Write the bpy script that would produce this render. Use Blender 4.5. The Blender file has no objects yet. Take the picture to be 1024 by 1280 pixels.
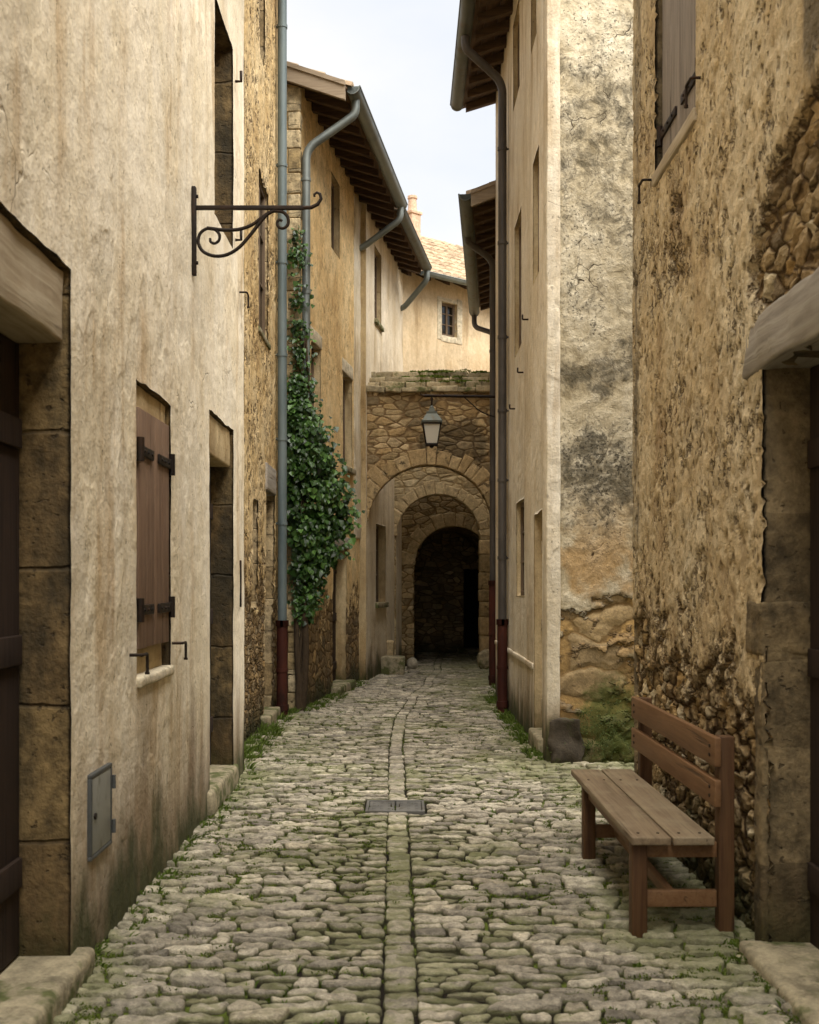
import bpy, bmesh, math, random
from mathutils import Vector, Matrix, noise as mnoise
R = random.Random(7)
SC = bpy.context.scene
COL = SC.collection
rad = math.radians

# ------------------------------------------------------------------ helpers
def c(h):
    """sRGB hex -> linear rgba"""
    o = []
    for i in (0, 2, 4):
        v = int(h[i:i+2], 16) / 255
        o.append(v/12.92 if v <= .04045 else ((v+.055)/1.055)**2.4)
    return (*o, 1)

def empty(name, loc, rz=0, label=None, cat=None, group=None):
    o = bpy.data.objects.new(name, None)
    o.empty_display_size = .2
    o.location = loc
    o.rotation_euler = (0, 0, rz)
    COL.objects.link(o)
    if label: o['label'] = label
    if cat: o['category'] = cat
    if group: o['group'] = group
    return o

def tag(o, label=None, cat=None, group=None, kind=None):
    if label: o['label'] = label
    if cat: o['category'] = cat
    if group: o['group'] = group
    if kind: o['kind'] = kind
    return o

class MB:
    def __init__(s):
        s.v = []; s.f = []; s.m = []
    def add(s, vs, fs, mi=0):
        b = len(s.v)
        s.v.extend(tuple(v) for v in vs)
        for f in fs:
            s.f.append(tuple(i+b for i in f)); s.m.append(mi)
    def box(s, x0, x1, y0, y1, z0, z1, mi=0):
        s.add([(x0,y0,z0),(x1,y0,z0),(x1,y1,z0),(x0,y1,z0),(x0,y0,z1),(x1,y0,z1),(x1,y1,z1),(x0,y1,z1)],
              [(0,3,2,1),(4,5,6,7),(0,1,5,4),(1,2,6,5),(2,3,7,6),(3,0,4,7)], mi)
    def rbox(s, x0, x1, y0, y1, z0, z1, r=.01, jit=0, cuts=0, mi=0, seg=2, nscale=6, M=None):
        """box with rounded edges, optionally subdivided and roughened"""
        lo = (x0, y0, z0); hi = (x1, y1, z1)
        L = [hi[k]-lo[k] for k in range(3)]
        r = min([r]+[l*.45 for l in L]); big = max(L)
        G = []
        for k in range(3):
            n = max(1, int(round((cuts+1)*L[k]/big))) if cuts else 1
            e = [0, r*.42, r] if seg > 1 else [0, r]
            G.append(e+[r+(L[k]-2*r)*i/n for i in range(1, n)]+[L[k]-t for t in reversed(e)])
        sd = Vector((R.random()*40, R.random()*40, R.random()*40))
        vid = {}; vs = []; fs = []
        def V(p):
            k = tuple(round(t, 5) for t in p)
            if k not in vid:
                q = Vector([min(max(p[t], r), L[t]-r) for t in range(3)])
                d = Vector(p)-q
                w = q+(d.normalized()*r if d.length > 1e-9 else Vector((0,0,0)))+Vector(lo)
                if jit:
                    w = w+Vector(mnoise.noise_vector(w*nscale+sd))*jit+Vector(mnoise.noise_vector(w*nscale*3.1+sd))*jit*.45
                if M is not None: w = M @ w
                vid[k] = len(vs); vs.append(w)
            return vid[k]
        for ax in range(3):
            u, v = (ax+1) % 3, (ax+2) % 3
            for side in (0, 1):
                for i in range(len(G[u])-1):
                    for j in range(len(G[v])-1):
                        q = []
                        for (a, b) in ((i, j), (i+1, j), (i+1, j+1), (i, j+1)):
                            p = [0, 0, 0]; p[ax] = L[ax] if side else 0; p[u] = G[u][a]; p[v] = G[v][b]; q.append(V(p))
                        if len(set(q)) < 3: continue
                        fs.append(tuple(q) if side else tuple(reversed(q)))
        s.add(vs, fs, mi)
    def beam(s, p, q, w, h, mi=0, up=(0,0,1)):
        p = Vector(p); q = Vector(q); d = (q-p).normalized(); up = Vector(up)
        if abs(d.dot(up)) > .98: up = Vector((1,0,0))
        a = d.cross(up).normalized()*w/2; b = a.cross(d).normalized()*h/2
        vs = [p-a-b, p+a-b, p+a+b, p-a+b, q-a-b, q+a-b, q+a+b, q-a+b]
        s.add(vs, [(0,1,2,3),(7,6,5,4),(0,4,5,1),(1,5,6,2),(2,6,7,3),(3,7,4,0)], mi)
    def tube(s, path, r, n=10, mi=0, cap=True):
        P = [Vector(p) for p in path]
        rs = r if isinstance(r, (list, tuple)) else [r]*len(P)
        ref = None; rings = []
        for i, p in enumerate(P):
            t = (P[min(i+1, len(P)-1)]-P[max(i-1, 0)]).normalized()
            if ref is None:
                ref = Vector((0,0,1)) if abs(t.z) < .9 else Vector((1,0,0))
            a = t.cross(ref).normalized(); b = a.cross(t).normalized(); ref = b
            rings.append([p + (a*math.cos(k*2*math.pi/n)+b*math.sin(k*2*math.pi/n))*rs[i] for k in range(n)])
        vs = [v for rg in rings for v in rg]; fs = []
        for i in range(len(P)-1):
            for k in range(n):
                fs.append((i*n+k, i*n+(k+1)%n, (i+1)*n+(k+1)%n, (i+1)*n+k))
        if cap:
            fs.append(tuple(reversed(range(n)))); fs.append(tuple((len(P)-1)*n+k for k in range(n)))
        s.add(vs, fs, mi)
    def build(s, name, mats, parent=None, smooth=True, auto=None):
        me = bpy.data.meshes.new(name)
        me.from_pydata(s.v, [], s.f)
        if not isinstance(mats, (list, tuple)): mats = [mats]
        for m in mats: me.materials.append(m)
        if len(mats) > 1: me.polygons.foreach_set('material_index', s.m)
        if smooth: me.polygons.foreach_set('use_smooth', [True]*len(s.f))
        me.update()
        if auto is not None:
            me.set_sharp_from_angle(angle=rad(auto))
        o = bpy.data.objects.new(name, me)
        COL.objects.link(o)
        if parent is not None: o.parent = parent
        return o

def bend(pts, r=.08, n=5):
    """round the corners of a polyline"""
    P = [Vector(p) for p in pts]; out = [P[0]]
    for i in range(1, len(P)-1):
        a = (P[i-1]-P[i]); b = (P[i+1]-P[i])
        ra = min(r, a.length*.45, b.length*.45)
        A = P[i]+a.normalized()*ra; B = P[i]+b.normalized()*ra
        for k in range(n+1):
            t = k/n
            out.append(A*(1-t)**2+P[i]*2*t*(1-t)+B*t*t)
    out.append(P[-1]); return out

def lines(a, b, cell, extra=(), coarse=None):
    """grid coordinates from a to b; coarse=(lo,hi,size): size used outside lo..hi"""
    xs = set()
    def seg(p, q, d):
        n = max(1, int(round((q-p)/d)))
        for i in range(n+1): xs.add(round(p+(q-p)*i/n, 4))
    ks = sorted({round(a,4), round(b,4), *[round(e,4) for e in extra if a < e < b]})
    if coarse:
        ks = sorted({*ks, *[round(e,4) for e in coarse[:2] if a < e < b]})
    for p, q in zip(ks, ks[1:]):
        d = cell
        if coarse and (q <= coarse[0]+1e-4 or p >= coarse[1]-1e-4): d = coarse[2]
        seg(p, q, d)
    return sorted(xs)

def facade(mb, o, u, n, W, H, ops, cell, cs=None, cz=None, s0=0.0, z0=0.0, mi=0, rmi=1, bmi=2):
    """wall face with recessed openings. o origin, u along, n outward. ops: (s0,s1,z0,z1,depth)"""
    o = Vector(o); u = Vector(u); n = Vector(n); Z = Vector((0,0,1))
    ex = []; ez = []
    for q in ops: ex += [q[0], q[1], q[0]-.02, q[1]+.02]; ez += [q[2], q[3], q[2]-.02, q[3]+.02]
    S = lines(s0, W, cell, ex, cs); T = lines(z0, H, cell, ez, cz)
    flip = u.cross(Z).dot(n) < 0
    vid = {}; vs = []; fs = []; ms = []
    def V(i, j, d=0.0):
        k = (i, j, round(d, 4))
        if k not in vid:
            x, z = S[i], T[j]
            if (i, j) in rim:
                w = Vector((o.x+u.x*x+n.x*3, o.y+u.y*x+n.y*3, z)); a = .013*max(0, 1-d/.2)
                x += a*(mnoise.noise(w*3.1)+.7*mnoise.noise(w*9)); z += a*(mnoise.noise(w*3.3+Vector((9,9,9)))+.7*mnoise.noise(w*8))
            vid[k] = len(vs); vs.append(o+u*x+Z*z-n*d)
        return vid[k]
    def F(q, m):
        fs.append(tuple(reversed(q)) if flip else tuple(q)); ms.append(m)
    e = 1e-3
    def inop(sm, tm):
        for k, q in enumerate(ops):
            if q[0]-e < sm < q[1]+e and q[2]-e < tm < q[3]+e: return k
        return None
    rim = set()
    for i in range(len(S)):
        for j in range(len(T)):
            for qq in ops:
                if qq[0]-e <= S[i] <= qq[1]+e and qq[2]-e <= T[j] <= qq[3]+e: rim.add((i, j))
    hole = {}
    for i in range(len(S)-1):
        for j in range(len(T)-1):
            k = inop((S[i]+S[i+1])/2, (T[j]+T[j+1])/2)
            if k is None: F((V(i,j), V(i+1,j), V(i+1,j+1), V(i,j+1)), mi)
            else: hole[(i,j)] = k
    for (i, j), k in hole.items():
        D = ops[k][4]
        ds = [0, .02] + [D*t for t in (.35, .7, 1) if D*t > .03]
        F((V(i,j,D), V(i+1,j,D), V(i+1,j+1,D), V(i,j+1,D)), bmi)
        for (a, b, di, dj) in (((i,j),(i,j+1),-1,0), ((i+1,j+1),(i+1,j),1,0), ((i+1,j),(i,j),0,-1), ((i,j+1),(i+1,j+1),0,1)):
            if hole.get((i+di, j+dj)) != k:
                for d0, d1 in zip(ds, ds[1:]):
                    F((V(*a,d0), V(*b,d0), V(*b,d1), V(*a,d1)), rmi)
    b = len(mb.v)
    mb.v.extend(tuple(v) for v in vs)
    mb.f.extend(tuple(i+b for i in f) for f in fs); mb.m.extend(ms)

# ------------------------------------------------------------------ node helper
class N:
    def __init__(s, name, rpi=False):
        s.mat = bpy.data.materials.new(name); s.mat.use_nodes = True
        s.nt = s.mat.node_tree; s.nt.nodes.clear()
        s.p = s.nd('ShaderNodeTexCoord').outputs['Object']
        s._xyz = None
    def nd(s, t, **kw):
        n = s.nt.nodes.new(t)
        for k, v in kw.items(): setattr(n, k, v)
        return n
    def put(s, sock, v):
        if v is None: return
        if isinstance(v, bpy.types.NodeSocket): s.nt.links.new(v, sock)
        else:
            if hasattr(sock.default_value, '__len__') and not hasattr(v, '__len__'):
                v = (v,)*len(sock.default_value)
            sock.default_value = v
    def xyz(s):
        if s._xyz is None:
            n = s.nd('ShaderNodeSeparateXYZ'); s.put(n.inputs[0], s.p); s._xyz = n.outputs
        return s._xyz
    def vec(s, sc=(1,1,1), loc=(0,0,0), v=None):
        n = s.nd('ShaderNodeMapping'); s.put(n.inputs[0], v or s.p)
        n.inputs['Scale'].default_value = sc; n.inputs['Location'].default_value = loc
        return n.outputs[0]
    def warp(s, amt, sc, v=None):
        n = s.nd('ShaderNodeTexNoise'); s.put(n.inputs['Vector'], v or s.p); n.inputs['Scale'].default_value = sc
        n.inputs['Detail'].default_value = 3
        a = s.nd('ShaderNodeVectorMath', operation='SUBTRACT'); s.put(a.inputs[0], n.outputs['Color']); a.inputs[1].default_value = (.5,.5,.5)
        b = s.nd('ShaderNodeVectorMath', operation='SCALE'); s.put(b.inputs[0], a.outputs[0]); b.inputs['Scale'].default_value = amt
        d = s.nd('ShaderNodeVectorMath', operation='ADD'); s.put(d.inputs[0], v or s.p); s.put(d.inputs[1], b.outputs[0])
        return d.outputs[0]
    def noise(s, sc, det=4, ro=.55, v=None, dist=0):
        n = s.nd('ShaderNodeTexNoise'); s.put(n.inputs['Vector'], v or s.p)
        n.inputs['Scale'].default_value = sc; n.inputs['Detail'].default_value = min(det, 4.5)
        n.inputs['Roughness'].default_value = ro; n.inputs['Distortion'].default_value = dist
        return n.outputs[0]
    def vor(s, sc, feat='F1', v=None, rnd=1):
        n = s.nd('ShaderNodeTexVoronoi', feature=feat); s.put(n.inputs['Vector'], v or s.p)
        n.inputs['Scale'].default_value = sc; n.inputs['Randomness'].default_value = rnd
        return n.outputs
    def m(s, op, a, b=None, cl=False):
        n = s.nd('ShaderNodeMath', operation=op, use_clamp=cl); s.put(n.inputs[0], a)
        if b is not None: s.put(n.inputs[1], b)
        return n.outputs[0]
    def add(s, a, b): return s.m('ADD', a, b)
    def sub(s, a, b): return s.m('SUBTRACT', a, b)
    def mul(s, a, b): return s.m('MULTIPLY', a, b)
    def inv(s, a): return s.m('SUBTRACT', 1.0, a)
    def mx(s, a, b): return s.m('MAXIMUM', a, b)
    def mn(s, a, b): return s.m('MINIMUM', a, b)
    def sm(s, x, a, b, lo=0.0, hi=1.0):
        if a > b: a, b, lo, hi = b, a, hi, lo
        n = s.nd('ShaderNodeMapRange', interpolation_type='SMOOTHSTEP')
        s.put(n.inputs[0], x)
        for i, v in enumerate((a, b, lo, hi)): n.inputs[i+1].default_value = v
        return n.outputs[0]
    def mix(s, f, a, b, mode='MIX'):
        n = s.nd('ShaderNodeMix', data_type='RGBA', blend_type=mode)
        s.put(n.inputs[0], f); s.put(n.inputs[6], a); s.put(n.inputs[7], b)
        return n.outputs[2]
    def mixf(s, f, a, b):
        n = s.nd('ShaderNodeMix', data_type='FLOAT')
        s.put(n.inputs[0], f); s.put(n.inputs[2], a); s.put(n.inputs[3], b)
        return n.outputs[0]
    def ramp(s, f, st):
        n = s.nd('ShaderNodeValToRGB'); s.put(n.inputs[0], f)
        e = n.color_ramp.elements
        while len(e) < len(st): e.new(.5)
        for el, (p, col) in zip(e, st): el.position = p; el.color = col
        return n.outputs[0]
    def bri(s, col, f):
        """multiply colour by a float"""
        n = s.nd('ShaderNodeVectorMath', operation='SCALE'); s.put(n.inputs[0], col); s.put(n.inputs['Scale'], f)
        return n.outputs[0]
    def isl(s):
        return s.nd('ShaderNodeNewGeometry').outputs['Random Per Island']
    def red(s, col):
        n = s.nd('ShaderNodeSeparateColor'); s.put(n.inputs[0], col); return n.outputs
    def fin(s, col, rough=.9, h=None, bd=.01, bs=1.0, disp=None, ds=1.0, mid=0.0, metal=0.0, spec=.3, trans=None):
        b = s.nd('ShaderNodeBsdfPrincipled'); o = s.nd('ShaderNodeOutputMaterial')
        s.put(b.inputs['Base Color'], col); s.put(b.inputs['Roughness'], rough); s.put(b.inputs['Metallic'], metal)
        b.inputs['Specular IOR Level'].default_value = spec
        if h is not None:
            k = s.nd('ShaderNodeBump'); s.put(k.inputs['Height'], h); k.inputs['Distance'].default_value = bd; k.inputs['Strength'].default_value = bs
            s.nt.links.new(k.outputs[0], b.inputs['Normal'])
        sh = b.outputs[0]
        if trans is not None:
            t = s.nd('ShaderNodeBsdfTranslucent'); s.put(t.inputs[0], col)
            a = s.nd('ShaderNodeMixShader'); a.inputs[0].default_value = trans
            s.nt.links.new(sh, a.inputs[1]); s.nt.links.new(t.outputs[0], a.inputs[2]); sh = a.outputs[0]
        s.nt.links.new(sh, o.inputs[0])
        if disp is not None:
            d = s.nd('ShaderNodeDisplacement'); s.put(d.inputs['Height'], disp); d.inputs['Midlevel'].default_value = mid; d.inputs['Scale'].default_value = ds
            s.nt.links.new(d.outputs[0], o.inputs['Displacement']); s.mat.displacement_method = 'DISPLACEMENT'
        return s.mat

# ------------------------------------------------------------------ materials
def rubble(n, sx, sz, cols, mortar, wamt=.06, wsc=3.5, joint=.05, off=0):
    """rubble masonry: returns colour, height (0 joint .. 1 stone face), joint mask"""
    w = n.warp(wamt, wsc)
    v = n.vec((sx, sx*.8, sz), (off, off*.7, off*1.3), w)
    f1 = n.vor(1, 'F1', v, .85); ed = n.vor(1, 'DISTANCE_TO_EDGE', v, .85)[0]
    rr = n.red(f1['Color'])
    k = len(cols)
    col = n.ramp(rr[0], [(i/(k-1), q) for i, q in enumerate(cols)])
    col = n.bri(col, n.add(.72, n.mul(rr[1], .5)))
    g = n.noise(14, 6, .7)
    col = n.bri(col, n.sm(g, .25, .75, .68, 1.2))
    jn = n.add(ed, n.mul(n.sub(n.noise(9, 4), .5), .1))
    stone = n.sm(jn, joint*.5, joint*2.0)
    h = n.add(n.mul(n.m('MINIMUM', n.m('DIVIDE', n.mx(jn, 0.0), .13), 1.0), .6), n.mul(rr[2], .4))
    fa = n.vor(3.1, 'F1', v, 1)['Distance']
    h = n.add(h, n.add(n.mul(n.sub(g, .5), .7), n.mul(n.sub(fa, .4), .45)))
    col = n.mix(stone, mortar, col)
    return col, h, stone

def foot_stain(n, col, top, brown, green, amt=1.0, gtop=.45):
    z = n.xyz()[2]
    st = n.noise(1, 5, .6, n.vec((3.2, 3.2, .55)))
    lv = n.add(z, n.mul(n.sub(st, .5), -1.6*top))
    col = n.mix(n.mul(n.sm(lv, top*1.1, top*.05), amt*.8), col, brown)
    gn = n.noise(2.3, 5, .65, n.vec((1.6, 1.6, .7), (3, 1, 2)))
    gl = n.add(z, n.mul(n.sub(gn, .5), -2.6*gtop))
    return n.mix(n.mul(n.sm(gl, gtop*1.05, gtop*.1), amt*.9), col, green)

def plaster(name, light, mid, stain, top=.8, streak=1.0, disp=.012, green='39401c', brown='6d5233', off=0.0, specks=.6):
    n = N(name)
    a = n.noise(1, 7, .7, n.vec((2.4, 2.4, 1.0), (off, off, off)))
    b = n.noise(.9, 5, .6, n.vec((1, 1, .8), (off+4, 2, 1)))
    fine = n.noise(1, 6, .72, n.vec((17, 17, 9), (off, 0, 0)))
    col = n.mix(n.sm(n.add(n.mul(a, .6), n.mul(b, .4)), .38, .62), c(mid), c(light))
    s1 = n.noise(1, 6, .68, n.vec((3.6, 3.6, .38), (7+off, 3, 5)), .3)
    wide = n.sm(b, .58, .4)
    col = n.mix(n.mul(n.mul(n.sm(s1, .46, .66), n.add(.15, n.mul(wide, .85))), .6*streak), col, c(stain))
    col = n.bri(col, n.sm(fine, .3, .7, .88, 1.06))
    gr = n.noise(60, 4, .72)
    col = n.bri(col, n.sm(gr, .28, .72, .87, 1.08))
    sp = n.noise(1, 4, .65, n.vec((30, 30, 17), (2, off, 1)))
    spm = n.mul(n.sm(sp, .62, .7), n.sm(a, .62, .42))
    col = n.mix(n.mul(spm, specks), col, c('4a3823'))
    col = foot_stain(n, col, top, c(brown), c(green))
    pt = n.noise(.8, 5, .62, n.vec((1, 1, .75), (off+21, 3, 3)))
    pm = n.sm(pt, .515, .54)
    col = n.bri(col, n.add(.93, n.mul(pm, .1)))
    ce = n.vor(1.25, 'DISTANCE_TO_EDGE', n.warp(.55, 2.2))[0]
    crk = n.mul(n.sm(ce, .006, .001), n.sm(n.noise(1.1, 3, .5, n.vec((1,1,1), (off, 31, 2))), .6, .68))
    col = n.mix(n.mul(crk, .6), col, c('5a452c'))
    h = n.add(n.mul(n.noise(5, 6, .65), 1.0), n.add(n.mul(fine, .16), n.mul(gr, .1)))
    h = n.add(n.sub(h, n.add(n.mul(spm, .4), n.mul(crk, .5))), n.mul(pm, .22))
    d = n.add(n.sub(n.noise(1.1, 3, .5), .55), n.mul(n.sub(n.noise(5, 4, .6), .5), .35))
    return n.fin(col, .93, h, .022, .85, d, disp*2)

def roughcast(name, light, mid, dark, scols, mortar, rub, top=.6, disp=.02, pit=1.0, soot=0.0, off=0.0, green='2f3517', scale=1.0):
    """pitted ochre render fallen away in places to rubble. rub(n) gives the bare-stone mask"""
    n = N(name)
    b = n.noise(1.1, 5, .6, n.vec((1,1,.8), (off, 2, off)))
    b2 = n.noise(4.5, 5, .65, n.vec((1,1,.7), (off, 5, 1)))
    col = n.ramp(n.add(n.mul(b, .6), n.mul(b2, .4)), [(.32, c(dark)), (.46, c(mid)), (.64, c(light))])
    w = n.warp(.035*scale, 20/scale)
    def pits(sc, lo, hi, seed):
        v = n.vec((1, 1, .62), (seed, seed*.3, off), w)
        d = n.vor(sc/scale, 'F1', v)
        keep = n.sm(n.red(d['Color'])[0], .52, .6)
        return n.mul(n.sm(d['Distance'], hi, lo), keep)
    pm = n.mx(pits(15, .16, .34, 1), n.mul(pits(32, .14, .34, 2), .85))
    pm = n.mul(n.mul(pm, n.sm(n.noise(2.2, 4, .6, n.vec((1,1,1), (off, 9, 2))), .33, .55)), pit)
    gr = n.noise(46/scale, 5, .7)
    lump = n.noise(8/scale, 7, .7)
    col = n.bri(col, n.sm(lump, .28, .72, .76, 1.14))
    col = n.bri(col, n.sm(gr, .28, .72, .84, 1.12))
    col = n.mix(n.mul(pm, .72), col, c('3b2817'))
    if soot:
        z = n.xyz()[2]
        sn = n.noise(1, 6, .68, n.vec((3.2, 3.2, .6), (off+5, 1, 1)))
        col = n.mix(n.mul(n.sm(n.add(sn, soot(n)), .62, .86), .75), col, c('3d3a30'))
    rc, rh, rs = rubble(n, 7.6/scale, 11/scale, scols, mortar, .07, 4)
    e = n.add(rub(n), n.mul(n.sub(n.noise(5.5, 6, .74, n.vec((1,1,.8), (off, 3, 7))), .5), 1.5))
    rm = n.sm(e, .44, .58)
    lip = n.mul(n.sm(e, .40, .5), n.sm(e, .62, .5))
    col = n.mix(rm, col, rc)
    cv = n.noise(5.5/scale, 5, .7, n.vec((1, 1, .55), (off+2, 8, 8)))
    crev = n.mul(n.mul(n.sm(n.m('ABSOLUTE', n.sub(cv, .5)), .022, .002), n.sm(n.noise(2.6, 4, .6, n.vec((1,1,1), (off, 4, 12))), .47, .6)), n.mul(n.inv(rm), pit))
    col = n.mix(n.mul(crev, .75), col, c('35230f'))
    col = n.mix(n.mul(lip, .4), col, c('4f3922'))
    col = foot_stain(n, col, top, c('4a3a24'), c(green), .85, .4)
    hp = n.add(.9, n.add(n.mul(n.sub(lump, .5), .8), n.mul(n.sub(b2, .5), .8)))
    hp = n.sub(hp, n.mul(pm, .95))
    hr = n.sub(n.mul(rh, 1.25), 1.0)
    hh = n.sub(n.mixf(rm, hp, hr), n.mul(crev, .7))
    fine = n.add(hh, n.mul(gr, .22))
    return n.fin(col, .95, fine, disp*1.0, .8, n.sub(hh, .6), disp)

def masonry(name, cols, mortar, sx, sz, disp=.02, soot=None, moss=0, off=0, top=.4):
    n = N(name)
    col, h, st = rubble(n, sx, sz, cols, mortar, .08, 2.2, .045, off)
    big = n.noise(1.3, 4, .6)
    col = n.bri(col, n.sm(big, .3, .7, .74, 1.15))
    if soot: col = n.mix(n.mul(soot(n), .6), col, c('2a261d'))
    col = foot_stain(n, col, top, c('4a3a24'), c('32381a'), .7, .25)
    fn = n.add(h, n.mul(n.noise(40, 4, .7), .2))
    return n.fin(col, .95, fn, disp, .9, n.sub(h, .8), disp)

def blockstone(name, cols, damp=1.0, hgt=.43, off=0.0, joints=True, dark=.5):
    """dressed limestone blocks, horizontal joints"""
    n = N(name)
    x, y, z = n.xyz()
    wob = n.mul(n.sub(n.noise(2.1, 4, .6), .5), .09)
    zz = n.add(n.m('DIVIDE', n.add(z, wob), hgt), off)
    row = n.m('FLOOR', zz); fr = n.m('FRACT', zz)
    wn = n.nd('ShaderNodeTexWhiteNoise', noise_dimensions='1D'); n.put(wn.inputs['W'], row)
    k = len(cols)
    col = n.ramp(n.add(n.mul(wn.outputs[0], .6), n.mul(n.noise(2.5, 5, .6), .45)), [(i/(k-1), c(q)) for i, q in enumerate(cols)])
    g = n.noise(9, 7, .7)
    col = n.bri(col, n.sm(g, .3, .7, .45, 1.3))
    col = n.bri(col, n.sm(n.noise(48, 4, .7), .25, .75, .85, 1.12))
    pm = n.sm(n.noise(19, 3, .6, n.vec((1,1,1.4), (3,3,3))), .63, .7)
    col = n.mix(n.mul(pm, .6), col, c('2f2418'))
    jt = n.mul(n.sm(n.m('ABSOLUTE', n.sub(fr, .5)), .478, .497), 1.0 if joints else 0.0)
    col = n.mix(n.mul(jt, .4), col, c('2f2519'))
    dm = n.noise(1, 6, .62, n.vec((3, 3, 1.0), (off, 6, 2)))
    col = n.mix(n.mul(n.sm(dm, .44, .64), dark*damp), col, c('2b291f'))
    col = foot_stain(n, col, .6, c('45341f'), c('2f3416'), .7*damp, .45)
    h = n.sub(n.add(g, n.mul(n.noise(30, 4, .7), .3)), n.add(n.mul(jt, .9), n.mul(pm, .5)))
    return n.fin(col, .93, h, .02, .9)

def plainstone(name, cols, isl=True, moss=0.0, bump=.012, spots=.5):
    n = N(name)
    f = n.noise(3.5, 5, .6)
    if isl: f = n.add(n.mul(n.isl(), .6), n.mul(f, .4))
    k = len(cols)
    col = n.ramp(f, [(i/(k-1), c(q)) for i, q in enumerate(cols)])
    g = n.noise(12, 7, .7); g2 = n.noise(60, 4, .7)
    col = n.bri(col, n.sm(g, .25, .75, .62, 1.22)); col = n.bri(col, n.sm(g2, .25, .75, .82, 1.15))
    col = n.mix(n.mul(n.sm(n.noise(5, 6, .7, n.vec((1,1,1), (4,8,1))), .55, .68), spots), col, c('3a3326'))
    if moss:
        mm = n.sm(n.noise(3, 6, .68, n.vec((1,1,1), (1,3,8))), .62-moss*.3, .74-moss*.3)
        col = n.mix(n.mul(mm, .85), col, n.mix(n.noise(30, 3), c('2f3a12'), c('57602a')))
    return n.fin(col, .93, n.add(g, n.mul(g2, .3)), bump, .9)

def wood(name, cols, axis=0, gs=1.0, rough=.75, weather=0.4, wear='8b8272', isl=True, spec=.3, board=None):
    """axis: grain direction in local coords"""
    n = N(name)
    sc = [38*gs]*3; sc[axis] = 1.6*gs
    o = n.isl() if isl else 0.0
    base = n.vec(tuple(sc))
    if isl:
        a = n.nd('ShaderNodeVectorMath', operation='ADD'); n.put(a.inputs[0], base)
        cb = n.nd('ShaderNodeCombineXYZ'); n.put(cb.inputs[0], n.mul(o, 57)); n.put(cb.inputs[1], n.mul(o, 91)); n.put(cb.inputs[2], n.mul(o, 33)); n.put(a.inputs[1], cb.outputs[0])
        base = a.outputs[0]
    g = n.noise(1, 6, .65, base, .6)
    k = len(cols)
    col = n.ramp(g, [(.25+.5*i/(k-1), c(q)) for i, q in enumerate(cols)])
    if isl: col = n.bri(col, n.add(.82, n.mul(o, .34)))
    w = n.sm(n.noise(4, 5, .65), .42, .68)
    col = n.mix(n.mul(w, weather), col, c(wear))
    crack = n.sm(n.noise(1, 3, .5, n.vec(tuple(v*.7 for v in sc), (5,5,5))), .66, .74)
    col = n.mix(n.mul(crack, .6), col, c('1c130b'))
    return n.fin(col, rough, n.sub(g, crack), .004, .7, spec=spec)

def metal(name, a, b, rough=.55, met=.6, rust=None, bump=.002):
    n = N(name)
    f = n.noise(3, 6, .65, n.vec((1,1,.4)))
    col = n.mix(n.sm(f, .35, .65), c(a), c(b))
    if rust: col = n.mix(n.mul(n.sm(n.noise(6, 6, .7, n.vec((1,1,.5), (2,7,3))), .5, .68), .8), col, c(rust))
    return n.fin(col, n.sm(f, .3, .7, rough-.1, rough+.15), n.noise(35, 4, .6), bump, .5, metal=met)
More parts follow.
